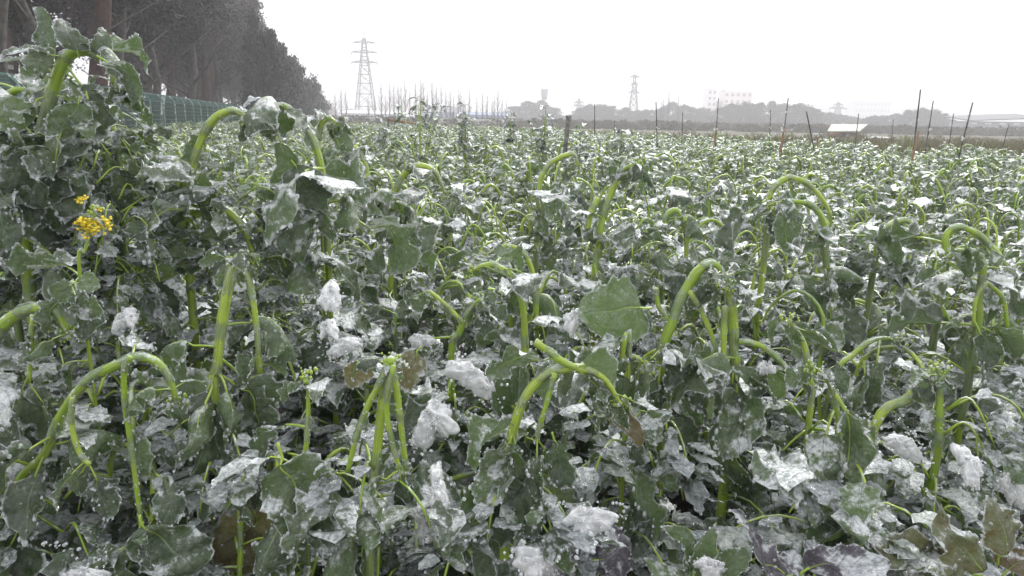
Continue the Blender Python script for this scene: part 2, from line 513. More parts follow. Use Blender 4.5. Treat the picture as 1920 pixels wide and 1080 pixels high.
def hills():
    rng = random.Random(5)
    xs = np.linspace(60, 560, 90)
    p = xs[:, None] / 100
    h = 7 + 10 * np.clip((xs - 130) / 130, 0, 1) * np.clip(1 - (xs - 330) / 300, 0.3, 1) + 2.5 * wob(rng, p, 3, 6)
    v, f = [], []
    for i, x in enumerate(xs):
        v += [(x * 1.2, 850, -0.3), (x * 1.2, 890, h[i] * 1.1), (x * 1.2, 920, h[i] * 1.5), (x * 1.2, 980, -0.3)]
    for i in range(len(xs) - 1):
        for k in range(3):
            a = i * 4 + k
            f.append((a, a + 4, a + 5, a + 1))
    mb = MB(); mb.add(v, f)
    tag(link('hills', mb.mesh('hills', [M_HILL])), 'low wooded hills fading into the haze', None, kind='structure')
hills()

def haze():
    mb = MB()
    mb.box((0, 650, 22.5), (1390, 1392, 47))
    me = mb.mesh('haze', [], False)
    m, n, l = newmat('pale_haze')
    o = n.new('ShaderNodeOutputMaterial')
    v = n.new('ShaderNodeVolumePrincipled')
    v.inputs['Color'].default_value = (0.975, 0.965, 1.0, 1)
    v.inputs['Density'].default_value = 0.0021
    v.inputs['Anisotropy'].default_value = 0.25
    l.new(v.outputs[0], o.inputs['Volume'])
    me.materials.append(m)
    ob = link('haze', me)
    tag(ob, 'pale winter haze lying over the whole field', None, kind='stuff')
haze()

# ------------------------------------------------------------------ leaves
def leaf_arrays(rng, L, W, petl, a0, a1, fold, ruffle, lobed, nu, nv, crumple=1.0, twist=0.0, rag=1.0):
    """blade grid (nu+1 by nv+1), its uv, petiole centre line; base of the petiole at the origin, growing along +X"""
    n_p = 5
    steps = np.linspace(0, 1, 40)
    tot = petl + L
    ang = R(a0) + (R(a1) - R(a0)) * (steps ** 1.25)
    side = np.cumsum(np.sin(steps * rng.uniform(2, 5) + rng.uniform(0, 6))) * 0.004 * rng.uniform(-1, 1) * tot / 0.2
    dx = np.cos(ang) * tot / 39
    dz = np.sin(ang) * tot / 39
    cx, cz = np.concatenate([[0], np.cumsum(dx[:-1])]), np.concatenate([[0], np.cumsum(dz[:-1])])
    def at(s):
        k = np.clip(s, 0, 1) * 39
        return np.interp(k, np.arange(40), cx), np.interp(k, np.arange(40), side), np.interp(k, np.arange(40), cz), np.interp(k, np.arange(40), ang)
    sp = np.linspace(0, petl / tot, n_p) if petl > 0 else np.array([0, 0.02])
    px, py, pz, _ = at(sp)
    pet = np.stack([px, py, pz], 1)
    U = np.linspace(0, 1, nu + 1)
    # outline: rounded base, pointed or rounded tip, toothed edge
    k = rng.uniform(0.55, 0.8)
    w = np.sin(math.pi * np.clip(U, 0, 1) ** k) ** 0.62
    w[0] = 0.10
    if lobed:
        w *= np.where(U < 0.5, 0.50 + 0.38 * np.abs(np.sin(U * math.pi * 5.0)), 1.0)
    w[-1] = 0.03
    out = []
    uvs = []
    X, Y, Z, A = at(petl / tot + U * L / tot)
    Vv = np.linspace(-1, 1, nv + 1)
    big = {q: rag * 0.13 * np.sin(U * rng.uniform(8, 15) + rng.uniform(0, 6)) + 0.06 * np.sin(U * rng.uniform(18, 30) + rng.uniform(0, 6)) for q in (1, -1)}
    ph = rng.uniform(0, 6.28)
    rf = rng.uniform(14, 24)
    for j in range(nv + 1):
        v = Vv[j]
        sgn = 1 if v > 0 else -1
        tooth = (np.array([rng.uniform(-0.20, 0.12) for _ in U]) * (1 if rag == 1 else .45) + big[sgn]) if abs(v) > 0.99 else big[sgn] * abs(v)
        hw = W / 2 * w * (1 + tooth)
        fa = R(fold) * abs(v) ** 0.7 if True else 0
        y = hw * v * math.cos(fa * 0.8)
        lift = hw * abs(v) * math.sin(fa) * (1)
        ruf = ruffle * W * (abs(v) ** 2.2) * np.sin(U * rf + ph + sgn * 1.7) * (0.35 + 0.65 * np.sin(math.pi * U))
        nx, nz = -np.sin(A), np.cos(A)
        tw = twist * U
        yy = y * np.cos(tw); up = lift + ruf + y * np.sin(tw)
        p = np.stack([X + nx * up, Y + yy, Z + nz * up], 1)
        out.append(p)
        uvs.append(np.stack([U, np.full(nu + 1, (v + 1) / 2)], 1))
    G = np.array(out)                       # nv+1, nu+1, 3
    flat = G.reshape(-1, 3)
    flat = flat + np.stack([wob(rng, flat, 26, 5), wob(rng, flat, 26, 5), wob(rng, flat, 32, 5)], 1) * 0.0070 * crumple * (L / 0.13)
    return flat.reshape(nv + 1, nu + 1, 3), np.array(uvs), pet

def grid_faces(nv, nu):
    return [(j * (nu + 1) + i, j * (nu + 1) + i + 1, (j + 1) * (nu + 1) + i + 1, (j + 1) * (nu + 1) + i) for j in range(nv) for i in range(nu)]

def grid_normals(G):
    du = np.gradient(G, axis=1); dv = np.gradient(G, axis=0)
    n = np.cross(du, dv)
    return n / (np.linalg.norm(n, axis=2)[..., None] + 1e-12)

def make_leaf(seed, L, W, petl, a0, a1, fold, ruffle, lobed, nu=13, nv=8, ice=0.5, beads=14, mat=None, crumple=2.1, twist=0.0, split=True, rag=0.55):
    rng = random.Random(seed)
    G, UVs, pet = leaf_arrays(rng, L, W, petl, a0, a1, fold, ruffle, lobed, nu, nv, crumple, twist, rag)
    b = MB()
    b.add(G.reshape(-1, 3), grid_faces(nv, nu), 0, UVs.reshape(-1, 2))
    # petiole runs on as a raised midrib
    mid = G[nv // 2]
    rib = np.concatenate([pet, mid[1:int(nu * 0.85)]])
    nrm = grid_normals(G)
    k_ = len(pet)
    r = np.concatenate([np.linspace(0.0030, 0.0024, k_), np.linspace(0.0017, 0.0005, len(rib) - k_)]) * (L / 0.13) ** 0.7
    rib = rib.copy(); rib[k_:] -= nrm[nv // 2][1:int(nu * 0.85)] * 0.0009
    b.tube(rib, r, 5, 1)
    c = MB()
    nv_, nu_ = nv + 1, nu + 1
    off = 0.0012 + 0.0035 * np.clip(wob(rng, G.reshape(-1, 3), 60, 6).reshape(nv_, nu_) + 0.4, 0, 1.4)
    nn = nrm.copy()
    flip = np.where(nn[..., 2:3] < 0, -1, 1) if a1 > -75 else 1
    nn = nn * flip
    msk = wob(rng, G.reshape(-1, 3), 32, 5).reshape(nv_, nu_) + 0.9 * (ice * 2 - 1)
    edge = np.zeros((nv_, nu_)); edge[0] = edge[-1] = 0.25; edge[:, -2:] = 0.25
    msk = msk + edge
    on = msk > 0
    V = G + nn * (off * np.clip(msk * 2.2 + 0.15, 0.15, 1))[..., None]
    # ice hangs a little beyond the margin
    for row, nb in ((0, 1), (-1, -2)):
        V[row] += (G[row] - G[nb]) * 0.22
    V[..., 2] -= 0.0006
    ids = -np.ones((nv_, nu_), int)
    F = []
    need = np.zeros((nv_, nu_), bool)
    for j in range(nv):
        for i in range(nu):
            if on[j, i] + on[j, i + 1] + on[j + 1, i] + on[j + 1, i + 1] >= 2:
                need[j:j + 2, i:i + 2] = True
                F.append((j, i))
    k = 0
    VV = []
    for j in range(nv_):
        for i in range(nu_):
            if need[j, i]:
                ids[j, i] = k; k += 1
                VV.append(V[j, i])
    if VV:
        c.add(VV, [(ids[j, i], ids[j, i + 1], ids[j + 1, i + 1], ids[j + 1, i]) for j, i in F], 0)
    for q in range(beads):
        row = rng.choice((0, nv)); i = rng.randrange(1, nu_)
        p = G[row, i] * 1.0
        if rng.random() < 0.35:
            p = G[rng.randrange(nv_), rng.randrange(nu_)] + nrm[0, 0] * 0.001
        rr = rng.choice((0.0010, 0.0013, 0.0017, 0.0024, 0.0034)) * (L / 0.12) ** 0.4
        c.bead(p + np.array((0, 0, -rr * 0.6)), rr, 1, (1, 1, rng.uniform(0.9, 1.8)))
    if a1 < -30 and rng.random() < 0.5:
        c.cone(G[nv // 2, nu] + np.array((0, 0, 0.003)), 0.003, rng.uniform(0.008, 0.02), 1)
    nm = 'leaf'
    if split:
        bm = b.mesh(nm, [mat or M_LEAF, M_STEM])
        im = c.mesh('ice_crust', [M_ICE, M_BEAD])
        return bm, im
    j = MB()
    j.v, j.f, j.m, j.uv, j.n = b.v[:], b.f[:], b.m[:], b.uv[:], b.n
    off_n = b.n
    for vv, uu in zip(c.v, c.uv):
        j.v.append(vv); j.uv.append(uu)
    j.f += [tuple(i + off_n for i in q) for q in c.f]
    j.m += [q + 2 for q in c.m]
    j.n += c.n
    return j.mesh(nm, [mat or M_LEAF, M_STEM, M_ICE, M_BEAD]), None

SPREAD, DROOP, HANG, SMALL = [], [], [], []
def leaf_library(nu, nv, beads, split, base, mats=None):
    rng = random.Random(base)
    lib = {'spread': [], 'droop': [], 'hang': [], 'small': []}
    for i in range(9):
        lib['spread'].append(make_leaf(base + i, rng.uniform(.085, .13), rng.uniform(.08, .12), rng.uniform(.025, .055), rng.uniform(10, 45), rng.uniform(-60, -5),
                                       rng.uniform(-35, 45), rng.uniform(.07, .15), i % 5 == 0, nu, nv, rng.uniform(.2, .6), beads, split=split, twist=rng.uniform(-.5, .5)))
    for i in range(9):
        lib['droop'].append(make_leaf(base + 40 + i, rng.uniform(.08, .13), rng.uniform(.06, .10), rng.uniform(.02, .05), rng.uniform(-5, 35), rng.uniform(-105, -65),
                                      rng.uniform(-55, 60), rng.uniform(.07, .16), i % 4 == 0, nu, nv, rng.uniform(.15, .5), beads, split=split, twist=rng.uniform(-.8, .8),
                                      mat=M_LEAF_BARE if i % 3 == 1 else None))
    for i in range(8):
        lib['hang'].append(make_leaf(base + 80 + i, rng.uniform(.08, .14), rng.uniform(.05, .09), rng.uniform(.02, .06), rng.uniform(-60, -20), rng.uniform(-100, -80),
                                     rng.uniform(-75, 75), rng.uniform(.05, .14), i % 4 == 1, nu, nv, rng.uniform(.05, .42), beads, split=split, twist=rng.uniform(-1.0, 1.0),
                                     mat=M_LEAF_BARE if i % 3 == 0 else None))
    for i in range(7):
        lib['small'].append(make_leaf(base + 120 + i, rng.uniform(.045, .075), rng.uniform(.028, .045), rng.uniform(.01, .03), rng.uniform(-40, 40), rng.uniform(-100, -30),
                                      rng.uniform(-20, 50), rng.uniform(.06, .14), i % 3 == 0, max(6, nu - 4), max(4, nv - 4), rng.uniform(.1, .45), max(4, beads // 2), split=split,
                                      twist=rng.uniform(-.6, .6), mat=M_LEAF_BARE if i % 2 == 0 else None))
    return lib
LIB_N = leaf_library(18, 8, 38, True, 1000)
LIB_F = leaf_library(8, 4, 5, False, 3000)

# ------------------------------------------------------------------ plants
def bud_head(rng, p, r=0.02, n=22, mb=None):
    """cluster of frozen flower buds"""
    for _ in range(n // 2):
        a = rng.uniform(0, 6.28); e = rng.uniform(-1.2, 1.2); q = r * rng.uniform(.4, 1)
        c = np.array(p) + q * np.array((math.cos(a) * math.cos(e), math.sin(a) * math.cos(e), math.sin(e) * 0.8))
        mb.bead(c, rng.uniform(.0018, .0042), rng.choice((0, 0, 2)), (1, 1, 1.4))

def stem_meshes(rng, curve, rad, near=True):
    n = len(curve)
    rr = np.linspace(rad, rad * 0.62, n) if np.isscalar(rad) else np.interp(np.linspace(0, 1, n), np.linspace(0, 1, len(rad)), rad)
    rr = rr * (1 + 0.05 * np.sin(np.arange(n) * 1.3 + rng.uniform(0, 6)))
    rr = rr * .84 * (1 + .13 * wob(rng, np.asarray(curve), 14, 4))
    b = MB()
    b.tube(curve, rr, 12 if near else 7, 0, ridges=0.075 if near else 0.03)
    c = MB()
    if near:
        # sheath of ice on runs of the stem
        i = rng.randrange(0, 3)
        while i < n - 4:
            k = rng.randrange(3, 7)
            seg = curve[i:i + k].copy(); seg[:, 2] += 0.0015
            if len(seg) > 2:
                q = rr[i:i + k] * 1.16
                q = q * np.array([1 + rng.uniform(-.05, .12) for _ in seg])
                q[0] *= .8; q[-1] *= .8
                c.tube(seg, q, 8, 0, cap=False)
            i += k + rng.randrange(1, 5)
        for _ in range(int(n * 2.6)):
            j = rng.randrange(n)
            a = rng.uniform(0, 6.28)
            c.bead(curve[j] + rr[j] * 1.05 * np.array((math.cos(a), math.sin(a), rng.uniform(-.9, .9))), rng.uniform(.0009, .0026), 1, (1, 1, rng.uniform(.8, 1.6)))
    return b, c

def foliage_mesh(seed, hi):
    """the small frozen leaflets, twigs and buds round a stalk one unit tall, joined: too small to pick apart"""
    r = random.Random(seed)
    mb = MB()
    for k in range(11 if hi else 8):
        a = r.uniform(0, 6.28); z = r.uniform(.28, .98); l = r.uniform(.05, .17)
        d_ = np.array((math.cos(a), math.sin(a), 0))
        tw = catmull([d_ * .005 + (0, 0, z), d_ * l * .55 + (0, 0, z + .05), d_ * l + (0, 0, z + .01), d_ * (l + .03) + (0, 0, z - r.uniform(.04, .10))], 3)
        mb.tube(tw, np.linspace(.0035, .0018, len(tw)), 4, 1)
        for _ in range(6 if hi else 5):
            p = tw[r.randrange(3, len(tw))]
            L = r.uniform(.035, .085); W = L * r.uniform(.5, .85)
            nu, nv = (7, 4) if hi else (4, 2)
            G, UVs, pet = leaf_arrays(r, L, W, .012, r.uniform(-60, 40), r.uniform(-100, -20), r.uniform(-40, 50), .13, False, nu, nv, 1.3, r.uniform(-.9, .9))
            b = a + r.uniform(-1.6, 1.6)
            M = np.array(((math.cos(b), -math.sin(b), 0), (math.sin(b), math.cos(b), 0), (0, 0, 1)))
            g = G.reshape(-1, 3) @ M.T + p
            mb.add(g, grid_faces(nv, nu), r.choice((0, 0, 2)), UVs.reshape(-1, 2))
            if r.random() < .4:
                sh = g + np.array((0, 0, .0022)) + np.array([r.uniform(-.0012, .0012) for _ in range(3 * len(g))]).reshape(-1, 3)
                mb.add(sh, [q for q in grid_faces(nv, nu) if r.random() < .75], 4)
            for _ in range(5 if hi else 2):
                mb.bead(g[r.randrange(len(g))], r.choice((.0011, .0014, .002, .003)), 3, (1, 1, r.uniform(.9, 1.6)))
    return mb.mesh('small_foliage', [M_LEAF, M_STEM, M_LEAF_BARE, M_BEAD, M_ICE])
FOL_N = [foliage_mesh(8000 + i, True) for i in range(8)]
FOL_F = [foliage_mesh(8100 + i, False) for i in range(8)]

def add_leaf(lib, kind, idx, plant, base, az, sc, rng, near, tilt=0.15, label=None):
    bm, im = lib[kind][idx]
    if kind == 'spread' and near: sc = min(sc, 1.2)
    m = Matrix.Translation(base) @ Euler((rng.uniform(-tilt, tilt) * 1.6, rng.uniform(-tilt, tilt), az), 'XYZ').to_matrix().to_4x4() @ Matrix.Diagonal((sc, sc, sc, 1))
    o = link('leaf', bm, plant, m)
    if im is not None:
        tag(link('ice_crust', im, o), None, None, kind='stuff')
    return o

def grow(plant, origin, curve, rng, near, nleaf, scale=1.0, rad=0.011, arch_from=0.55, low=0.12, bias=None, bare=None):
    """leaves along a stem curve (world coordinates); the plant's empty stands at origin"""
    lib = LIB_N if near else LIB_F
    curve = curve - np.array(origin)
    b, c = stem_meshes(rng, curve, rad, near)
    bud_head(rng, curve[-1], (0.026 if near else .016) * scale, 46 if near else 6, b)
    st = link('stem', b.mesh('stem', [M_STEM, M_STEM, M_BEAD]), plant)
    if near:
        tag(link('ice_crust', c.mesh('ice_crust', [M_SHEATH, M_BEAD]), st), None, None, kind='stuff')
    n = len(curve)
    az0 = rng.uniform(0, 6.28)
    top = float(curve[:, 2].max())
    jt = int(np.argmax(curve[:, 2]))
    mid_ = curve[jt // 2]
    sh = Vector((mid_[0], mid_[1], 0)) if top < 1.0 else Vector((mid_[0], mid_[1], 0))
    for q in range(1):
        fo = link('small_foliage', (FOL_N if near else FOL_F)[rng.randrange(8)], plant,
                  Matrix.Translation(sh) @ Matrix.Rotation(rng.uniform(0, 6.28), 4, 'Z') @ Matrix.Diagonal((1.1, 1.1, min(top, .8) * rng.uniform(.78, .92), 1)))
        fo['kind'] = 'stuff'
    if top > 1.12:
        for q in range(3 if top > 1.3 else 2):
            jj = jt if q == 0 else (jt + n) // 2
            fo = link('small_foliage', FOL_N[rng.randrange(8)], plant, Matrix.Translation(Vector((curve[jj][0], curve[jj][1], top - (.74 if bare and bare > .6 else .86) - q * .14))) @ Matrix.Rotation(rng.uniform(0, 6.28), 4, 'Z') @ Matrix.Diagonal((.9, .9, .72, 1)))
            fo['kind'] = 'stuff'
    for q in range(6 if near else 3):                        # the frozen tip carries hanging leaves
        add_leaf(lib, rng.choice(('hang', 'small', 'small', 'droop')), rng.randrange(7), plant, Vector(curve[n - 1 - rng.randrange(3)]), rng.uniform(0, 6.28), scale * rng.uniform(.45, .75), rng, near, .4)
    if bare:
        for q in range(10):
            jj = int(rng.uniform(.08, .40) * n)
            add_leaf(lib, rng.choice(('hang', 'droop', 'hang')), rng.randrange(8), plant, Vector(curve[jj]), rng.uniform(-2.7, -.4), scale * rng.uniform(1.0, 1.6), rng, near, .3)
    if near:
        for q in range(7):                                   # broad lower leaves that close the ground
            add_leaf(lib, rng.choice(('spread', 'droop')), rng.randrange(9), plant, Vector((curve[1][0], curve[1][1], rng.uniform(.10, .30))), rng.uniform(0, 6.28), rng.uniform(1.0, 1.5), rng, near, .3)
    for i in range(nleaf):
        t = (i + rng.random()) / nleaf
        s = low + (1 - low) * t
        j = min(n - 1, int(s * (n - 1)))
        if bare and bare < s < .93 and rng.random() < .8:
            continue
        if bare is None and .58 < s < .88 and rng.random() < .85:
            continue
        az = az0 + i * 2.4 + rng.uniform(-.5, .5)
        if bias is not None and rng.random() < 0.4:
            az = bias + rng.uniform(-.9, .9)
        if s > 0.88:
            kind = 'small'
        elif s > arch_from:
            kind = rng.choice(('hang', 'droop', 'small', 'small', 'droop'))
        elif s > 0.3:
            kind = rng.choice(('spread', 'droop', 'hang', 'spread', 'droop'))
        else:
            kind = rng.choice(('spread', 'hang', 'droop'))
        sc = scale * rng.uniform(0.72, 1.25) * (1.25 if s < .6 else 0.95) * (1.22 if near else 1)
        add_leaf(lib, kind, rng.randrange(len(lib[kind])), plant, Vector(curve[j]), az, sc, rng, near)

def random_curve(rng, x, y, h, lean, az, drop):
    """upright stalk that bends over under its ice"""
    dx, dy = math.cos(az), math.sin(az)
    r = rng.uniform(0.045, 0.09)
    pts = [(x, y, 0.0), (x + dx * lean * .2, y + dy * lean * .2, h * .35), (x + dx * lean * .6, y + dy * lean * .6, h * .72),
           (x + dx * lean, y + dy * lean, h * .93), (x + dx * (lean + r), y + dy * (lean + r), h),
           (x + dx * (lean + 2 * r), y + dy * (lean + 2 * r), h - r * .8), (x + dx * (lean + 2.3 * r), y + dy * (lean + 2.3 * r), h - r - drop)]
    kx, ky = rng.uniform(-.03, .03), rng.uniform(-.03, .03)
    pts = [(p[0] + (kx if i in (1, 3) else 0) + rng.uniform(-.008, .008), p[1] + (ky if i == 2 else 0), p[2]) for i, p in enumerate(pts)]
    return catmull(pts, 4)

PLANT_POS = []
def hero(px_pts, d, rad, label, nleaf=16, scale=1.0, seed=0, ground_to=None, dd=None, bare=.42, group='rapeseed plants bent over by ice', arch=0.5, low=0.12):
    """a plant whose bent stem was traced: points in the photo, the first one lowest, at distance d; the stem goes on down to the soil"""
    rng = random.Random(seed)
    n = len(px_pts)
    dd = dd if dd is not None else [0] * n
    pts = [P(x, y, d + k) for (x, y), k in zip(px_pts, dd)]
    p0 = pts[0]
    if p0.z > 0.08:
        v = pts[0] - pts[1]
        gx = p0.x + v.x * 0.5; gy = p0.y + 0.02
        pre = [Vector((gx, gy, 0.0)), Vector((gx + (p0.x - gx) * .3, gy, p0.z * .45))]
        if p0.z < 0.2: pre = pre[:1]
        pts = pre + pts
    o = pts[0].copy(); o.z = 0
    pl = thing('rapeseed_plant', label, 'plant', o, group)
    cv = catmull(pts, 5)
    grow(pl, o, cv, rng, True, nleaf, scale, [rad * 1.15] + [rad] * 3 + [rad * .45], arch, low, bare=bare)
    PLANT_POS.append((o.x, o.y))
    return pl

def side_stem(pl, px_pts, d, rad, seed=0, dd=None, knob=False):
    rng = random.Random(seed)
    dd = dd if dd is not None else [0] * len(px_pts)
    pts = [np.array(P(x, y, d + k) - pl.location) for (x, y), k in zip(px_pts, dd)]
    cv = catmull(pts, 5)
    b, c = stem_meshes(rng, cv, [rad, rad * .95, rad * .8], True)
    if knob:
        b.bead(cv[0], rad * 1.5, 0, (1, 1, .9)); b.bead(cv[1], rad * 1.35, 0, (1, 1, .9))
    st = link('side_stem', b.mesh('side_stem', [M_STEM]), pl)
    tag(link('ice_crust', c.mesh('ice_crust', [M_SHEATH, M_BEAD]), st), None, None, kind='stuff')
    for q in range(3):
        add_leaf(LIB_N, rng.choice(('hang', 'small', 'hang')), rng.randrange(7), pl, Vector(cv[-1 - q]), rng.uniform(0, 6.28), rng.uniform(.5, .85), rng, True, .4)

HERO_N = [0]
def hero_leaf(pl, base_px, tip_px, d, width, mat=None, dtip=0.0, face=None, seed=None, lobed=False, ice=0.3, ruffle=.05, fold=8, curl=-12, label=None, beads=18, name='leaf', pet=0.15):
    """a leaf seen in the photo from base_px to tip_px, its face turned along `face` (world vector; the viewer if None)"""
    HERO_N[0] += 1
    a = P(*base_px, d); b_ = P(*tip_px, d + dtip)
    L = (b_ - a).length
    bm, im = make_leaf(seed or 7000 + HERO_N[0], L * (1 - pet * .5), width, L * pet, 10, curl, fold, ruffle, lobed, 26, 10, ice, beads, mat=mat, rag=.25, crumple=1.0 if mat in (M_LEAF_BARE, None) else 1.9)
    X = (b_ - a).normalized()
    f = Vector(face) if face is not None else (CAM - a).normalized()
    Z = (f - X * f.dot(X)).normalized()
    Y = Z.cross(X)
    o = pl.matrix_basis.translation if pl is not None else Vector((0, 0, 0))
    a2 = a - o
    m = Matrix(((X.x, Y.x, Z.x, a2.x), (X.y, Y.y, Z.y, a2.y), (X.z, Y.z, Z.z, a2.z), (0, 0, 0, 1)))
    ob = link(name, bm, pl, m)
    tag(link('ice_crust', im, ob), None, None, kind='stuff')
    if label: ob['label'] = label
    return ob

def P_ax(px, py, h):
    """distance ahead at which a point of height h shows at the pixel"""
    return PZ(px, py, h).y

TALLG = 'rapeseed plants bent over by ice'
# --- tall plants at the upper left
h1 = hero([(45, 445), (60, 330), (85, 230), (105, 150), (130, 103), (165, 96), (200, 120), (232, 185)], 1.75, .0155,
          'tallest plant at the upper left, its arched thick stem clothed in icy leaves', 46, 1.0, 11, arch=.35, bare=.7)
hero_leaf(h1, (75, 285), (40, 380), 1.7, .15, M_LEAF, label='broad dark round leaf', lobed=False, ice=.1, dtip=-.05)
hero_leaf(h1, (150, 180), (150, 262), 1.66, .085, M_LEAF_BARE, ice=.1)
hero_leaf(h1, (180, 105), (238, 205), 1.62, .055, M_LEAF, ice=.9, fold=45)
hero_leaf(h1, (150, 110), (150, 38), 1.72, .06, M_LEAF, ice=.75, curl=-60)
hero_leaf(h1, (165, 100), (192, 55), 1.72, .05, M_LEAF, ice=.6, curl=-60)
hero_leaf(h1, (110, 130), (30, 55), 1.75, .05, M_LEAF, ice=.8, fold=40)
hero_leaf(h1, (60, 250), (5, 190), 1.7, .09, M_LEAF_BARE, ice=.5)
hero_leaf(h1, (100, 140), (45, 110), 1.72, .07, M_LEAF, ice=.9)
hx1 = hero([(232, 460), (226, 340), (214, 250), (190, 195), (158, 178), (140, 215)], 2.05, .011,
            'bushy tall plant close behind the tallest one, half hiding the fence', 34, 1.0, 71, bare=.8)
hx2 = hero([(12, 470), (0, 330), (-8, 240), (18, 178), (50, 172), (70, 215)], 1.95, .011,
            'tall leafy plant at the very left edge', 34, 1.0, 72, bare=.8)
hx3 = hero([(150, 470), (148, 380), (140, 300), (120, 240), (95, 235)], 2.0, .010,
            'leafy plant between the two tall ones at the left', 30, 1.0, 73, bare=.8)
h2 = hero([(345, 372), (358, 320), (375, 268), (400, 225), (435, 208), (470, 226)], 1.9, .0125,
          'plant with a thick pale green stem hooked to the right in front of the fence', 26, 1.0, 12)
h3 = hero([(612, 420), (606, 330), (590, 270), (560, 222), (528, 200), (500, 208), (484, 232)], 1.95, .0095,
          'plant whose slender stem arches to the left just below the distant fence end', 30, 1.0, 13)
hero_leaf(h3, (545, 300), (600, 390), 1.88, .10, M_LEAF, ice=.15)
hero_leaf(h3, (520, 250), (505, 340), 1.88, .06, M_LEAF_BARE, ice=.2)
hero_leaf(h3, (530, 195), (575, 240), 1.9, .05, M_LEAF, ice=.9, face=(0, -.3, 1))
h4 = hero([(598, 300), (597, 262), (603, 232), (618, 222), (632, 232)], 2.4, .010,
          'small plant with a hooked stem just right of the slender left-arching one', 12, .9, 14)
h5 = hero([(262, 520), (290, 475), (330, 430), (375, 398), (420, 394), (455, 425), (470, 460), (478, 495)], 1.85, .0125,
          'plant with a long thick stem arched low and broad below the hooked one', 20, 1.0, 15)
h6 = hero([(400, 745), (408, 690), (412, 640), (422, 570), (438, 500), (446, 490)], 1.42, .0125,
          'snapped plant, thick upright stem ending in a broken green knob, left of centre', 16, .9, 16, low=.1)
side_stem(h6, [(452, 492), (470, 540), (482, 620), (488, 700)], 1.44, .008, 3)
h7 = hero([(28, 935), (85, 850), (120, 770), (165, 715), (225, 682), (278, 672), (312, 700), (332, 752)], 1.2, .0105,
          'front left plant with its stem bowed to the right under ice', 16, .9, 17, dd=[.05, .04, .02, 0, 0, 0, 0, 0])
side_stem(h7, [(245, 668), (233, 700), (235, 760), (245, 830), (258, 930), (268, 1010)], 1.17, .0058, 4)
side_stem(h7, [(135, 745), (135, 800), (150, 850), (168, 872)], 1.17, .006, 5)
hero_leaf(h7, (262, 965), (310, 1090), 1.16, .11, M_LEAF, ice=.12, label='smooth hanging leaf with pale branching veins', lobed=False)
h8 = hero([(-40, 760), (-30, 680), (10, 605), (60, 580), (100, 582), (128, 625)], 1.35, .0125,
          'plant at the left edge with its stem bent flat over and dripping ice', 15, .9, 18)
side_stem(h8, [(62, 590), (58, 640), (54, 720)], 1.33, .006, 6)
side_stem(h8, [(95, 580), (118, 550), (138, 528)], 1.36, .006, 7)
hero_leaf(h8, (140, 530), (95, 540), 1.35, .045, M_LEAF_BARE, ice=.1, curl=0)
hero_leaf(h8, (140, 530), (185, 545), 1.35, .045, M_LEAF_BARE, ice=.1, curl=0)
h9 = hero([(690, 960), (702, 900), (712, 800), (722, 720), (730, 678)], 1.22, .0105,
          'plant in the front centre broken over at a knob, several stems hanging from it', 12, .9, 19, low=.05)
side_stem(h9, [(733, 676), (712, 720), (690, 760), (668, 820), (652, 885)], 1.2, .007, 8, knob=True)
side_stem(h9, [(733, 680), (745, 740), (752, 800), (762, 882)], 1.2, .0075, 9)
side_stem(h9, [(738, 685), (725, 760), (735, 830), (750, 880)], 1.18, .006, 10)
h10 = hero([(732, 400), (742, 358), (758, 326), (785, 311), (815, 322), (835, 365)], 2.7, .0125,
           'plant making a thick hoop of green stem in the middle distance left of centre', 18, 1.1, 20)
h11 = hero([(985, 720), (984, 640), (978, 560), (955, 515), (918, 496), (882, 508)], 1.75, .0115,
           'centre plant with a stem arching to the left above a crumpled iced leaf', 18, 1.0, 21)
h12 = hero([(1005, 600), (1001, 525), (985, 480), (950, 461), (905, 482)], 2.0, .0095,
           'plant with a thinner arch just behind and above the centre plant', 14, 1.0, 22)
h13 = hero([(846, 670), (860, 625), (878, 585), (900, 560)], 1.65, .0095,
           'forked plant stem leaning right in the dark gap at the centre', 10, .9, 23)
side_stem(h13, [(868, 605), (840, 575), (805, 545)], 1.64, .0065, 12)
h14 = hero([(950, 905), (962, 810), (985, 745), (1025, 702), (1080, 690), (1130, 708), (1165, 760)], 1.22, .0100,
           'front plant with a wide pale arch and two folded leaves hanging beneath it', 12, .85, 24)
side_stem(h14, [(1040, 700), (1028, 745), (1012, 800), (1006, 830)], 1.2, .0055, 13)
side_stem(h14, [(1003, 640), (1045, 672), (1080, 690)], 1.21, .0085, 14)
hero_leaf(h14, (955, 805), (985, 905), 1.17, .065, M_LEAF, ice=.5, fold=40, lobed=True)
hero_leaf(h14, (1035, 810), (1060, 905), 1.17, .062, M_LEAF, ice=.4, fold=45, lobed=True)
hero_leaf(h14, (940, 880), (965, 1015), 1.16, .09, M_LEAF, ice=.3, lobed=False)
h15 = hero([(1245, 745), (1240, 665), (1262, 600), (1285, 545), (1315, 503), (1345, 498), (1362, 535)], 1.5, .0125,
           'plant with the boldest green hook right of centre beside the big flat leaf', 16, .95, 25)
side_stem(h15, [(1292, 545), (1318, 590), (1338, 640), (1345, 670)], 1.49, .0065, 15)
side_stem(h15, [(1230, 540), (1235, 575), (1252, 600)], 1.5, .006, 16)
hero_leaf(h15, (1222, 578), (1088, 602), 1.45, .145, M_LEAF_BARE, ice=.04, fold=-6, ruffle=.03, curl=0, label='big flat bare green leaf with pale veins', beads=26, pet=.1)
h16 = hero([(1112, 560), (1118, 480), (1130, 410), (1145, 365), (1165, 322), (1195, 305)], 2.2, .0105,
           'plant with a tall straight stem leaning right, centre of the middle rows', 18, 1.0, 26)
side_stem(h16, [(1122, 370), (1108, 400), (1100, 440)], 2.2, .012, 17)
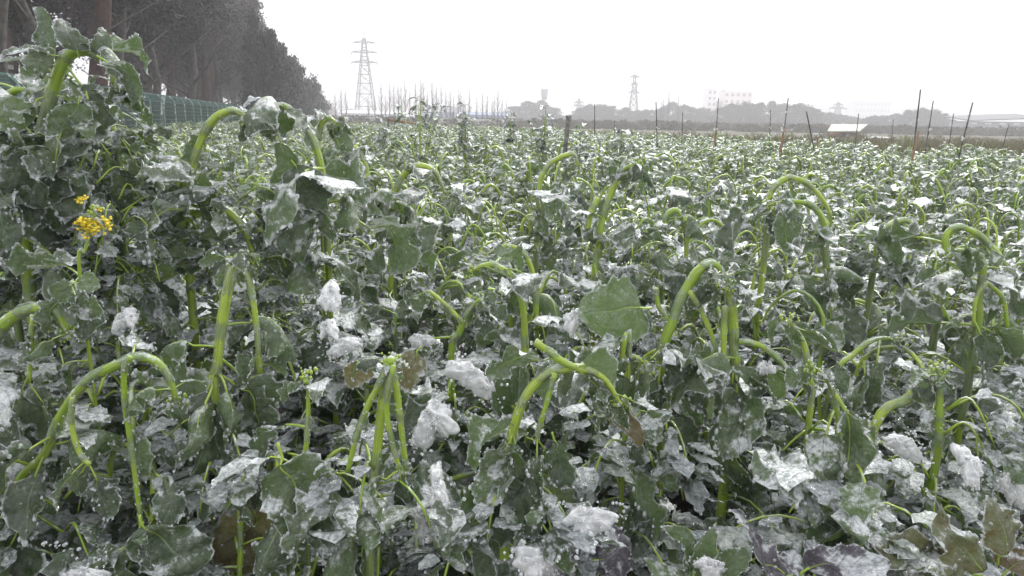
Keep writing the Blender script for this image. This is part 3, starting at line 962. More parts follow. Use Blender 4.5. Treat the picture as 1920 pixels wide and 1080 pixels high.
h17 = hero([(1440, 420), (1446, 360), (1480, 333), (1520, 350), (1552, 390), (1560, 430)], 2.6, .0115,
           'plant with a broad arch right of centre in the middle rows', 18, 1.05, 27)
h18 = hero([(1642, 480), (1650, 440), (1680, 415), (1712, 420), (1738, 450)], 2.2, .0105,
           'plant with a short thick arch on the right next to a pale scrap of ice', 16, 1.0, 28)
h19 = hero([(1770, 520), (1775, 440), (1810, 428), (1850, 455), (1885, 500), (1912, 570)], 2.0, .011,
           'plant near the right edge with a long arch running down to the right', 18, 1.0, 29)
h20 = hero([(1376, 720), (1376, 660), (1374, 600), (1368, 560), (1355, 535)], 1.5, .0125,
           'dark upright stalk directly right of the boldest green hook', 10, .9, 30)
side_stem(h20, [(1359, 575), (1357, 630), (1356, 690)], 1.47, .0075, 18)
side_stem(h20, [(1385, 640), (1430, 650), (1475, 690), (1515, 720)], 1.48, .0075, 19)
h21 = hero([(1520, 760), (1516, 690), (1505, 640), (1480, 600)], 1.5, .0085,
           'plant with a curved stem and hanging leaves between the hook and the right edge', 12, .9, 31)
h22 = hero([(1640, 800), (1700, 750), (1730, 715), (1752, 690)], 1.45, .0105,
           'stalk leaning right, next to the cut pale stump at the right', 10, .9, 32)
h23 = hero([(1758, 850), (1760, 800), (1762, 760), (1763, 690)], 1.4, .0100,
           'short upright stalk cut off flat, pale green, at the right', 8, .9, 33)
h24 = hero([(1560, 720), (1600, 665), (1640, 637), (1692, 634)], 1.7, .0075,
           'plant with a thin arch over the dark hollow on the right', 10, .9, 34)
h25 = hero([(1244, 490), (1245, 440), (1250, 405), (1270, 395), (1285, 430)], 2.4, .0105,
           'plant with twin iced stems just right of the tall straight one', 14, 1.0, 35)
side_stem(h25, [(1285, 405), (1287, 450), (1286, 500)], 2.38, .009, 20)
h26 = hero([(1548, 560), (1548, 480), (1546, 420), (1520, 385), (1480, 378), (1440, 385)], 2.1, .0095,
           'plant with an upright stem turning left at the top, below the broad arch', 16, 1.0, 36)
h27 = hero([(1830, 640), (1835, 560), (1842, 490), (1800, 470), (1760, 500)], 1.75, .010,
           'thick dark stalk leaning right, near the right edge', 12, .95, 37)
side_stem(h27, [(1850, 530), (1830, 560), (1825, 610)], 1.72, .006, 21)
side_stem(h27, [(1850, 530), (1880, 560), (1890, 620)], 1.72, .006, 22)
h28 = hero([(1590, 960), (1575, 860), (1570, 780), (1556, 720), (1530, 690)], 1.25, .0065,
           'front plant at the right with a long lobed leaf hanging edge-on', 10, .8, 38)
hero_leaf(h28, (1562, 740), (1560, 965), 1.22, .085, M_LEAF, ice=.1, lobed=True, fold=20)
h29 = hero([(570, 905), (575, 830), (578, 760), (575, 705)], 1.25, .0055,
           'front plant with a thin straight stem between the knob and the snapped stem', 12, .85, 39)
hero_leaf(h29, (520, 830), (590, 1000), 1.2, .135, M_LEAF, ice=.35, fold=15)
h30 = hero([(1010, 370), (1022, 320), (1045, 298), (1075, 290), (1085, 315)], 3.0, .012,
           'plant with a small bright hoop near the centre of the middle rows', 16, 1.0, 40)
h31 = hero([(230, 310), (255, 290), (272, 310), (278, 350)], 2.6, .012,
           'small arched plant between the tallest one and the hooked one', 14, 1.0, 41)
h32 = hero([(1180, 640), (1165, 680), (1190, 668), (1215, 690)], 1.4, .006,
           'small looping stem beneath the big flat leaf', 8, .8, 42)
h33 = hero([(905, 1100), (900, 1040), (905, 960), (915, 905)], 1.3, .007,
           'front plant with broad dark smooth leaves in the bottom centre', 8, .85, 43)
hero_leaf(h33, (905, 900), (880, 1070), 1.25, .115, M_LEAF, ice=.04, fold=10)
hero_leaf(h33, (920, 880), (960, 1010), 1.23, .08, M_LEAF, ice=.3)
h34 = hero([(450, 1100), (452, 1020), (450, 930), (470, 880)], 1.28, .006,
           'front plant with a yellowing lower leaf at the bottom left', 8, .85, 44)
hero_leaf(h34, (480, 900), (450, 1075), 1.33, .14, M_LEAF_YEL, ice=.1, label='mottled yellow-brown dying leaf')
hero_leaf(h34, (390, 960), (420, 1090), 1.34, .11, M_LEAF_YEL, ice=.1, label='mottled yellow-brown dying leaf')
hero_leaf(h9, (700, 690), (660, 730), 1.32, .05, M_LEAF_YEL, ice=.7, label='orange withered leaf behind the knob')
hero_leaf(h9, (790, 650), (750, 720), 1.36, .07, M_LEAF_YEL, ice=.8, label='yellow-green withered leaf')
hero_leaf(h14, (1150, 755), (1155, 830), 1.3, .045, M_LEAF_YEL, ice=.6, label='brown withered leaf')

# --- flower spray on a plant at the left
h35 = hero([(150, 520), (160, 470), (172, 420), (180, 395)], 1.43, .004, 'flowering shoot with a spray of yellow blossom at the left', 3, .6, 50)
def blossoms(pl):
    rng = random.Random(8)
    for (x, y) in [(150, 376), (158, 372), (182, 392), (152, 418), (162, 424), (170, 418), (168, 432), (160, 436), (178, 428), (188, 420), (196, 424), (202, 412), (203, 424), (168, 442), (192, 430), (158, 430), (175, 436), (184, 416), (190, 414), (166, 420), (200, 418), (155, 412), (162, 412), (180, 428), (148, 422)]:
        m = MB()
        c = P(x, y, 1.42 + rng.uniform(-.01, .01)) - pl.location
        for k in range(4):
            a = k * 1.57 + rng.uniform(-.3, .3) + rng.uniform(0, 1)
            r = .0085
            u = np.array((math.cos(a), math.sin(a) * .5 - .3, .3)); v = np.array((-math.sin(a), math.cos(a) * .5, .35))
            cc = np.array(c)
            m.add([cc, cc + u * r + v * r * .5, cc + u * r * 1.35, cc + u * r - v * r * .5, cc + u * r * .7 + np.array((0, -.0015, 0))], [(0, 1, 4), (1, 2, 4), (2, 3, 4), (3, 0, 4)], 0)
        for k in range(3):
            m.bead(np.array(c) + np.array([rng.gauss(0, .0045) for _ in range(3)]), rng.uniform(.0024, .0042), 0, (1, .6, .9))
        link('blossom', m.mesh('blossom', [M_PETAL]), pl)
blossoms(h35)

# --- low reddish mustard and purple leaves at the lower right
def low_plant(name, label, cat, px, d, z, leaves, mat, width, seed):
    rng = random.Random(seed)
    o = P(*px, d); o.z = 0.0
    pl = thing(name, label, cat, o)
    for i, (b, t, wd, ic, face) in enumerate(leaves):
        hero_leaf(pl, b, t, d, wd, mat, ice=ic, ruffle=.09, fold=rng.uniform(-15, 15), curl=-25, face=face, seed=seed * 50 + i, beads=30, dtip=rng.uniform(-.03, .03))
    m = MB()
    c = P(leaves[0][0][0], leaves[0][0][1], d) - o
    m.tube(catmull([(0, 0, 0.0), (c.x * .3, c.y * .3, c.z * .5), tuple(c)], 4), [.007] * 8 + [.005], 8, 0) if False else m.tube(catmull([(0, 0, 0.0), (c.x * .3, c.y * .3, c.z * .5), tuple(c)], 4), .006, 8, 0)
    link('stem', m.mesh('stem', [M_STEM]), pl)
UPF = (0, -.5, .85)
low_plant('mustard_plant', 'olive and russet toothed leaves edged with ice in the bottom right corner', 'plant', (1850, 1090), 1.10, .4,
          [((1840, 1080), (1620, 1000), .065, .6, UPF), ((1850, 1060), (1750, 960), .075, .6, (0, -.8, .5)), ((1870, 1060), (1850, 950), .07, .7, (0, -.8, .5)),
           ((1880, 1080), (1950, 1010), .07, .8, UPF), ((1840, 1090), (1700, 1060), .08, .6, UPF), ((1900, 1080), (1930, 1040), .08, .3, UPF)], M_LEAF_RUS, .1, 61)
low_plant('dark_leaved_plant', 'dark purple leaves capped with smooth white ice at the bottom right', 'plant', (1540, 1100), 1.08, .4,
          [((1480, 1080), (1385, 975), .055, .5, UPF), ((1500, 1080), (1625, 1015), .07, .98, UPF), ((1520, 1085), (1580, 1055), .08, .35, UPF),
           ((1560, 1090), (1680, 1060), .07, .3, (0, -1, .5)), ((1460, 1085), (1500, 1040), .05, .4, UPF)], M_LEAF_PUR, .1, 62)
low_plant('small_weed', 'small bright green weed with feathery leaves at the bottom edge right of centre', 'plant', (1300, 1100), 1.10, .3,
          [((1300, 1090), (1250, 1000), .04, .3, UPF), ((1310, 1090), (1330, 995), .04, .3, UPF), ((1300, 1090), (1215, 1040), .04, .4, UPF),
           ((1320, 1090), (1400, 1030), .05, .6, UPF), ((1310, 1090), (1290, 1040), .05, .7, UPF)], M_LEAF_BARE, .1, 63)
low_plant('blackened_plant', 'blackened frost-killed leaves under snow at the bottom centre', 'plant', (1110, 1100), 1.12, .3,
          [((1100, 1060), (1040, 1000), .08, .2, UPF), ((1110, 1050), (1180, 1010), .10, .1, (0, -1, .4)), ((1130, 1060), (1080, 960), .10, .7, UPF), ((1120, 1080), (1140, 1050), .1, .1, (0, -1, .4))], M_LEAF_PUR, .1, 64)

# --- the rest of the near plants, one by one
def field_positions():
    rng = random.Random(77)
    out = []
    y = 1.30
    while y < 9.0:
        half = 0.72 * y + 0.25
        x = -half
        while x < half:
            xx, yy = x + rng.uniform(-.10, .10), y + rng.uniform(-.11, .11)
            if yy < field_edge(xx) and min([(xx - a) ** 2 + (yy - b) ** 2 for a, b in PLANT_POS] + [9]) > 0.013:
                pr = project((xx, yy, .3))
                if not (pr and ((pr[0] > 1150 and yy < 1.72) or (pr[0] > 930 and yy < 1.5))):
                    out.append((xx, yy))
            x += 0.31
        y += 0.31
    return out
NEAR_POS = field_positions()
NEAR_POS.sort(key=lambda p: p[1])
NEAR_POS = NEAR_POS[:258]
Y_SPLIT = NEAR_POS[-1][1]
ZONES = {}
def zone_label(x, y, h, az):
    pr = project((x, y, .7))
    sides = ['at the far left', 'at the left', 'left of centre', 'at the centre', 'right of centre', 'at the right', 'at the far right']
    side = sides[max(0, min(6, int(pr[0] / 1920 * 7)))]
    k = int((y - 1.15) / .31)
    row = ['front', 'second', 'third', 'fourth', 'fifth', 'sixth', 'seventh', 'eighth', 'ninth', 'tenth', 'eleventh', 'twelfth', 'thirteenth', 'fourteenth',
           'fifteenth', 'sixteenth', 'seventeenth', 'eighteenth', 'nineteenth', 'twentieth', 'twenty-first', 'twenty-second', 'twenty-third', 'twenty-fourth', 'twenty-fifth', 'twenty-sixth'][min(k, 25)]
    az = az % 6.2832
    way = 'right' if az < .785 or az > 5.5 else ('away' if az < 2.356 else ('left' if az < 3.927 else 'forward'))
    size = 'low' if h < .62 else ('middling' if h < .71 else 'tall')
    lab = '%s iced plant drooping %s, %s row back, %s' % (size, way, row, side)
    return lab, 'ice-glazed plants in the %s row' % row

def fill_plants():
    rng = random.Random(99)
    for (x, y) in NEAR_POS:
        near = y < 2.6
        r = random.Random(int(x * 1000) * 31 + int(y * 1000))
        h = r.uniform(.60, .80) if y > 1.6 else r.uniform(.52, .68)
        if x > 0.35 and y < 1.75:
            h *= .82
        if r.random() < .28 and y > 2.2:
            h += r.uniform(.06, .17)
        h += .10 * math.sin(x * 2.3 + y * 1.1) * math.sin(y * 2.9 + x * .7)
        if y < 1.6: h -= .04
        az = r.uniform(0, 6.28)
        lab, grp = zone_label(x, y, h, az)
        cv = random_curve(r, x, y, h, r.uniform(.02, .14), az, r.uniform(.03, .18))
        pl = thing('rapeseed_plant', lab, 'plant', (x, y, 0), grp)
        nl = 22 if y < 2.2 else (20 if near else 17)
        if r.random() < .65:
            a3 = az + r.uniform(1.2, 5)
            c3 = random_curve(r, 0, 0, h * r.uniform(.92, 1.12), r.uniform(.05, .16), a3, r.uniform(.02, .12))
            b3, i3 = stem_meshes(r, c3, r.uniform(.005, .0085), near)
            bud_head(r, c3[-1], .014, 12 if near else 5, b3)
            st3 = link('side_stem', b3.mesh('side_stem', [M_STEM, M_STEM, M_BEAD]), pl)
            if near: tag(link('ice_crust', i3.mesh('ice_crust', [M_SHEATH, M_BEAD]), st3), None, None, kind='stuff')
        grow(pl, (x, y, 0), cv, r, near, nl, r.uniform(.85, 1.1), r.uniform(.0065, .0105), .55, .16 if near else .3, bias=-1.57 if y < 1.8 else None)
fill_plants()
def settle_labels():
    by = {}
    for o in COL.objects:
        if o.parent is None and o.get('category') == 'plant':
            by.setdefault(o['label'], []).append(o)
    for lab, os_ in by.items():
        if len(os_) > 1:
            os_.sort(key=lambda o: project(o.location)[0])
            for k, o in enumerate(os_):
                o['label'] = lab + (', left of two' if k == 0 and len(os_) == 2 else ', right of two' if len(os_) == 2 else ', %s of %d' % ('leftmost' if k == 0 else 'rightmost' if k == len(os_) - 1 else 'middle' if len(os_) == 3 else 'second' if k == 1 else 'third', len(os_)))
settle_labels()

# --- the far part of the crop: prototypes spread by geometry nodes
def joined_plant(seed):
    """a whole plant as one light mesh"""
    r = random.Random(seed)
    h = r.uniform(.58, .78)
    cv = random_curve(r, 0, 0, h, r.uniform(.02, .14), r.uniform(0, 6.28), r.uniform(.03, .15))
    mb = MB()
    rad = r.uniform(.010, .015)
    mb.tube(cv[::2], np.linspace(rad, rad * .7, len(cv[::2])), 5, 1)
    n = len(cv)
    for i in range(30):
        s = .28 + .36 * (i + r.random()) / 24 if i < 24 else r.uniform(.9, 1)
        j = min(n - 1, int(s * (n - 1)))
        L, W = r.uniform(.06, .11), r.uniform(.04, .075)
        if s > .88: L *= .5; W *= .5
        G, UVs, pet = leaf_arrays(r, L, W, r.uniform(.03, .07), r.uniform(-20, 40), r.uniform(-90, -10), r.uniform(-20, 30), .1, False, 5, 3, 1.0, r.uniform(-.8, .8))
        a = i * 2.4 + r.uniform(-.6, .6)
        M = np.array(((math.cos(a), -math.sin(a), 0), (math.sin(a), math.cos(a), 0), (0, 0, 1)))
        mb.add(G.reshape(-1, 3) @ M.T + cv[j], grid_faces(3, 5), 0 if r.random() < .5 else 2, UVs.reshape(-1, 2))
        for _ in range(2):
            q = G[r.choice((0, 3)), r.randrange(6)] @ M.T + cv[j]
            mb.add(np.array([(0, 0, 1), (1, 0, 0), (0, 1, 0), (-1, 0, 0), (0, -1, 0), (0, 0, -1.3)]) * .003 + q, [(0, 1, 2), (0, 2, 3), (0, 3, 4), (0, 4, 1), (5, 2, 1), (5, 3, 2), (5, 4, 3), (5, 1, 4)], 3)
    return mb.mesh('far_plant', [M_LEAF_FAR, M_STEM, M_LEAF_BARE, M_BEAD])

def upright_plant(seed):
    r = random.Random(seed)
    mb = MB()
    h = r.uniform(.8, 1.15)
    for k in range(4):
        a = r.uniform(0, 6.28); l = r.uniform(.05, .16)
        pts = catmull([(0, 0, 0), (math.cos(a) * l * .5, math.sin(a) * l * .5, h * .5), (math.cos(a) * l, math.sin(a) * l, h * r.uniform(.75, 1))], 4)
        mb.tube(pts, np.linspace(.007, .003, len(pts)), 4, 1)
        for _ in range(8):
            p = pts[r.randrange(3, len(pts))]
            L, W = r.uniform(.05, .10), r.uniform(.025, .05)
            G, UVs, pet = leaf_arrays(r, L, W, .01, r.uniform(-20, 60), r.uniform(-80, 10), 10, .1, False, 4, 2, 1.0, 0)
            b = r.uniform(0, 6.28)
            M = np.array(((math.cos(b), -math.sin(b), 0), (math.sin(b), math.cos(b), 0), (0, 0, 1)))
            mb.add(G.reshape(-1, 3) @ M.T + p, grid_faces(2, 4), 0, UVs.reshape(-1, 2))
    return mb.mesh('upright_plant', [M_LEAF_BARE, M_STEM])

def scatter(name, pts, meshes, label, smin, smax, seed=0, kind='stuff'):
    pc = bpy.data.collections.new(name + '_kinds')          # not linked to the scene: only a source of shapes
    for i, me in enumerate(meshes):
        o = bpy.data.objects.new('%s_kind' % name, me)
        pc.objects.link(o)
    me = bpy.data.meshes.new(name)
    me.from_pydata(pts, [], [])
    ob = link(name, me)
    ng = bpy.data.node_groups.new(name + '_spread', 'GeometryNodeTree')
    ng.interface.new_socket('Geometry', in_out='INPUT', socket_type='NodeSocketGeometry')
    ng.interface.new_socket('Geometry', in_out='OUTPUT', socket_type='NodeSocketGeometry')
    N, Lk = ng.nodes, ng.links
    gi = N.new('NodeGroupInput'); go = N.new('NodeGroupOutput')
    ci = N.new('GeometryNodeCollectionInfo'); ci.inputs['Collection'].default_value = pc
    ci.inputs['Separate Children'].default_value = True; ci.inputs['Reset Children'].default_value = True
    m2p = N.new('GeometryNodeMeshToPoints')
    ip = N.new('GeometryNodeInstanceOnPoints'); ip.inputs['Pick Instance'].default_value = True
    rz = N.new('FunctionNodeRandomValue'); rz.data_type = 'FLOAT_VECTOR'
    rz.inputs[0].default_value = (-.12, -.12, 0); rz.inputs[1].default_value = (.12, .12, 6.283)
    rz.inputs['Seed'].default_value = seed
    rs = N.new('FunctionNodeRandomValue'); rs.data_type = 'FLOAT'
    rs.inputs[2].default_value = smin; rs.inputs[3].default_value = smax
    rs.inputs['Seed'].default_value = seed + 5
    ri = N.new('FunctionNodeRandomValue'); ri.data_type = 'INT'
    ri.inputs[4].default_value = 0; ri.inputs[5].default_value = len(meshes) - 1
    ri.inputs['Seed'].default_value = seed + 9
    Lk.new(gi.outputs[0], m2p.inputs[0]); Lk.new(m2p.outputs[0], ip.inputs['Points'])
    Lk.new(ci.outputs[0], ip.inputs['Instance'])
    Lk.new(ri.outputs[2], ip.inputs['Instance Index'])
    Lk.new(rz.outputs[0], ip.inputs['Rotation'])
    Lk.new(rs.outputs[1], ip.inputs['Scale'])
    Lk.new(ip.outputs[0], go.inputs[0])
    md = ob.modifiers.new('spread', 'NODES'); md.node_group = ng
    tag(ob, label, None, kind=kind)
    return ob

def far_crop():
    rng = random.Random(21)
    pts, up = [], []
    y = Y_SPLIT
    while y < 60:
        x0, x1 = max(fence_x(y) + 1.2, -0.74 * y - 1), 0.74 * y + 1
        st = 0.30
        x = x0
        while x < x1:
            xx, yy = x + rng.uniform(-.13, .13), y + rng.uniform(-.13, .13)
            if yy < field_edge(xx):
                pts.append((xx, yy, rng.uniform(-.10, .06) + .07 * math.sin(xx * 1.9) * math.sin(yy * 2.1)))
                edge = field_edge(xx) - yy
                if rng.random() < (0.12 + 0.7 * max(0, 1 - edge / 14)) * (1 if yy > 12 else .3):
                    up.append((xx + .1, yy, rng.uniform(-.15, 0)))
            x += st
        y += st
    # margins just outside the counted plants, right and left
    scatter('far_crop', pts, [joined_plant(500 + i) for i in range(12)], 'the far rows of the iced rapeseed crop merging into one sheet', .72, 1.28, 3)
    scatter('upright_crop', up, [upright_plant(600 + i) for i in range(6)], 'thin bolting plants standing up out of the far rows', .75, 1.05, 4)
    # rough tan grass beyond the crop
    gp = []
    for _ in range(9000):
        x = rng.uniform(-35, 75)
        y = field_edge(min(x, 11)) + abs(rng.gauss(0, 22)) + .5
        if x < fence_x(y) + .5 or y > 150 or abs(x) > .76 * y + 2: continue
        gp.append((x, y, 0))
    def tuft(seed):
        r = random.Random(seed); mb = MB()
        for _ in range(26):
            a = r.uniform(0, 6.28); l = r.uniform(.05, .3); h = r.uniform(.15, .55); bx, by = r.gauss(0, .15), r.gauss(0, .15)
            w_ = .012
            mb.add([(bx - w_, by, 0), (bx + w_, by, 0), (bx + math.cos(a) * l * .5, by + math.sin(a) * l * .5, h * .7), (bx + math.cos(a) * l, by + math.sin(a) * l, h)], [(0, 1, 2), (1, 3, 2)])
        return mb.mesh('tuft', [M_GRASS], False)
    scatter('dry_grass', gp, [tuft(k) for k in range(5)], 'rough tan grass beyond the far edge of the crop', .6, 1.4, 8)
far_crop()

# --- snow lying in the leaves
ICE_SHEETS = [make_leaf(7800 + i, .085, .07, .002, 10, -50, 15, .16, False, 16, 10, 1.3, 30, crumple=1.6)[1] for i in range(5)]
def snow_clump(px, d, size, label, seed, tilt=0.0):
    rng = random.Random(seed)
    from mathutils import noise as mn
    o_ = Vector((seed * 3.7, seed * 1.3, 0))
    NR, NA = 22, 72
    v, f = [], []
    ph = [rng.uniform(0, 6.28) for _ in range(4)]
    for side in (1, -1):
        for i in range(NR + 1):
            q = math.sin(i / NR * math.pi / 2)
            for j in range(NA):
                a = j / NA * 2 * math.pi
                R_ = 1 + .22 * math.sin(2 * a + ph[0]) + .16 * math.sin(3 * a + ph[1]) + .10 * math.sin(7 * a + ph[2]) + .14 * mn.fractal(Vector((math.cos(a), math.sin(a), 0)) * 4 + o_, .8, 2.1, 4)
                x, z = math.cos(a) * q * R_, math.sin(a) * q * R_
                dome = math.sqrt(max(0, 1 - q * q))
                lump = mn.fractal(Vector((x, z, 0)) * 2.2 + o_, .9, 2.1, 3) * .45 + mn.fractal(Vector((x, z, side)) * 8 + o_, .8, 2.1, 3) * .07
                y = -side * dome * (.85 + lump) if side > 0 else dome * .35
                sag = -.5 * x * x + .2 * math.sin(3 * x + ph[3])
                v.append((x, y + .25 * (z * z), z + sag * .35))
    for side in range(2):
        o2 = side * (NR + 1) * NA
        for i in range(NR):
            for j in range(NA):
                k = (j + 1) % NA
                q4 = (o2 + i * NA + j, o2 + i * NA + k, o2 + (i + 1) * NA + k, o2 + (i + 1) * NA + j)
                f.append(q4 if side else q4[::-1])
    v = np.array(v) * np.array(size) * .80
    ct, st_ = math.cos(.9), math.sin(.9)               # leans back so that snow lies on top
    v = np.stack([v[:, 0], v[:, 1] * ct + v[:, 2] * st_, v[:, 2] * ct - v[:, 1] * st_ * 1.0], 1)
    co, si = math.cos(tilt), math.sin(tilt)
    v = np.stack([v[:, 0] * co - v[:, 2] * si, v[:, 1], v[:, 0] * si + v[:, 2] * co], 1)
    mb = MB(); mb.add(v, f)
    for _ in range(40):
        q = v[rng.randrange(len(v))] * rng.uniform(.98, 1.18)
        mb.bead(q, rng.choice((.0015, .002, .003, .004)), 1)
    o = link('snow_clump', mb.mesh('snow_clump', [M_SNOW, M_BEAD]))
    o.location = P(*px, d)
    tag(o, label, 'snow', 'clumps of old snow caught in the plants')
    for q in range(3):
        im = ICE_SHEETS[rng.randrange(len(ICE_SHEETS))]
        k = max(size) * rng.uniform(.75, 1.25) / .05
        link('ice_sheet', im, o, Matrix.Translation((rng.uniform(-.3, .3) * size[0], -size[1] * rng.uniform(.1, .7), rng.uniform(-.8, .4) * size[2])) @
             Euler((rng.uniform(.2, 1.2), rng.uniform(-.8, .8), rng.uniform(-3, 3)), 'XYZ').to_matrix().to_4x4() @ Matrix.Diagonal((k, k, k, 1)))['kind'] = 'stuff'
SN = [((620, 555), 1.5, (.032, .025, .04), 'white snow clump on a leaf left of centre, uppermost of three in a row', -.3),
      ((618, 615), 1.47, (.022, .02, .035), 'narrow snow clump, second of the three left of centre', .5),
      ((650, 648), 1.45, (.04, .025, .02), 'flat snow clump, lowest of the three left of centre', .3),
      ((1075, 600), 1.5, (.025, .025, .038), 'rounded snow clump left of the big flat leaf', 0),
      ((238, 598), 1.55, (.025, .025, .04), 'snow clump in the dark hollow at the left', 0),
      ((815, 790), 1.35, (.045, .04, .06), 'large snow patch in the front centre beneath the dark gap', .4),
      ((880, 705), 1.42, (.06, .04, .035), 'snow mound right of the large patch, against a withered leaf', -.4),
      ((822, 920), 1.17, (.022, .025, .055), 'tall thin snow ridge hanging at the bottom centre', .1),
      ((800, 985), 1.22, (.018, .02, .04), 'lower tip of snow beneath the thin ridge', 0),
      ((1015, 1050), 1.08, (.055, .04, .035), 'spread of snow at the bottom edge, centre', -.3),
      ((1105, 975), 1.09, (.050, .035, .028), 'snow lying on a blackened leaf at the bottom', .35),
      ((1815, 870), 1.28, (.028, .025, .045), 'pointed snow cone near the right edge', .2),
      ((1690, 835), 1.33, (.05, .03, .022), 'icy snow slab cupped in a leaf at the right', -.4),
      ((458, 912), 1.22, (.028, .02, .020), 'small snow clump in the front left hanging in a fork', .2),
      ((790, 640), 1.6, (.03, .03, .02), 'small grey snow clump behind the broken knob', 0),
      ((1435, 690), 1.45, (.02, .02, .018), 'small snow clump under the hook plant', .2),
      ((1905, 910), 1.4, (.04, .04, .05), 'snow clump cut off by the right edge', 0),
      ((170, 1085), 1.1, (.05, .04, .02), 'grey slush at the bottom left corner', 0),
      ((1330, 1065), 1.07, (.03, .03, .02), 'snow scrap on the small weed at the bottom edge', 0)]
for i, (px, d, sz, lab, tl) in enumerate(SN):
    snow_clump(px, d, sz, lab, 300 + i, tl)

# ------------------------------------------------------------------ stakes and post
def stake(top, bot, d, rad, label, tan=None, tie=None, idx=0):
    a, b = P(*bot, d), P(*top, d)
    v = (b - a).normalized()
    base = a - v * (a.z / v.z)
    pl = thing('bamboo_stake', label, 'stake', base, 'bamboo stakes standing in the crop')
    rng = random.Random(idx)
    m = MB()
    L = (b - base).length
    rad *= .8
    pts = [np.array(v * (L * k / 12)) for k in range(13)]
    rr = [rad * (1.15 if k % 3 == 0 else 1) * (1 - .35 * k / 12) for k in range(13)]
    m.tube(pts, rr, 7, 0)
    link('cane', m.mesh('cane', [M_BAMBOO_T if tan else M_BAMBOO]), pl)
    if tie is not None:
        q = P(tie[0], tie[1], d - .02) - base
        t_ = MB()
        for _ in range(5):
            t_.bead(np.array(q) + np.array([rng.gauss(0, rad * .9) for _ in range(3)]), rad * rng.uniform(.7, 1.2), 0, (1, .8, 1.1))
        link('tie', t_.mesh('tie', [M_TIE]), pl)
ST = [((1726, 168), (1712, 290), 11, .018, 'tallest dark bamboo stake on the right, nearly upright', None, None),
      ((1723, 245), (1706, 318), 10.8, .022, 'tan bamboo stake tied beside the tallest dark one', 1, None),
      ((1750, 189), (1735, 285), 13, .016, 'dark stake with a white knot, second right of the tallest', None, (1743, 243)),
      ((1824, 192), (1795, 305), 11, .018, 'dark stake leaning strongly right with a white tie half way', None, (1805, 260)),
      ((1788, 213), (1781, 262), 15, .015, 'short stake between the knotted one and the strongly leaning one', None, None),
      ((1892, 232), (1882, 268), 15, .012, 'thin short stake nearest the right edge', None, None),
      ((1512, 209), (1527, 283), 12, .018, 'dark stake leaning left, apart from the others', None, None),
      ((1478, 184), (1468, 262), 14, .016, 'upright stake left of the left-leaning one, its foot tan', None, (1474, 210)),
      ((1470, 240), (1464, 275), 13.8, .026, 'short tan cane at the foot of the upright stake', 1, (1466, 242)),
      ((1347, 184), (1342, 268), 15, .015, 'upright stake in front of the white building', None, None),
      ((1342, 242), (1339, 272), 14.5, .022, 'short tan cane in front of the white building', 1, (1341, 243)),
      ((1230, 191), (1232, 265), 15, .018, 'dark stake in front of the far wood, centre right', None, (1233, 240)),
      ((1115, 195), (1115, 245), 17, .018, 'stake just right of the grey post', None, None),
      ((1280, 211), (1279, 250), 20, .018, 'short thin stake between the centre stakes', None, None),
      ((1445, 206), (1443, 262), 18, .016, 'thin stake with an ice knot, left of the upright stake', None, (1445, 240)),
      ((1610, 213), (1604, 268), 14, .014, 'thin stake in front of the shed roof', None, None),
      ((1675, 224), (1672, 262), 16, .012, 'thin faint stake right of the shed', None, None),
      ((1534, 250), (1533, 278), 14, .022, 'short tan cane right of the left-leaning stake', 1, (1533, 254)),
      ((1152, 225), (1152, 250), 20, .015, 'short stake in front of the far wood, left part', None, None)]
for i, s in enumerate(ST):
    stake(s[0], s[1], s[2], s[3], s[4], s[5], s[6], i)

def grey_post():
    a, b = P(1060, 278, 8.0), P(1066, 221, 8.0)
    v = (b - a).normalized(); base = a - v * (a.z / v.z)
    pl = thing('concrete_post', 'weathered grey concrete post standing in the crop near the centre', 'post', base)
    L = (b - base).length
    m = MB()
    pts = [np.array(v * (L * k / 8)) for k in range(9)]
    m.tube(pts, .023, 4, 0, ridges=0.0)
    link('shaft', m.mesh('shaft', [M_CONC], False), pl)
    m = MB(); m.box(tuple(v * (L + .012)), (.05, .05, .026), 0, .4)
    link('broken_top', m.mesh('broken_top', [M_CONC], False), pl)
grey_post()

def plank():
    a, b = P(728, 225, 30), P(783, 232, 30)
    pl = thing('leaning_pole', 'thin brown pole lying slanted over the far crop left of centre', 'pole', a)
    m = MB(); m.tube([(0, 0, 0), tuple((b - a) * .5 + Vector((0, 0, .01))), tuple(b - a)], .045, 6)
    link('cane', m.mesh('cane', [M_BAMBOO_T]), pl)
    m = MB(); m.tube([tuple(b - a), (b.x - a.x, 0, -b.z)], .04, 6)
    link('prop', m.mesh('prop', [M_BAMBOO]), pl)
    m = MB(); m.tube([(0, 0, 0), (0, 0, -a.z)], .04, 6)
    link('prop', m.mesh('prop', [M_BAMBOO]), pl)
plank()

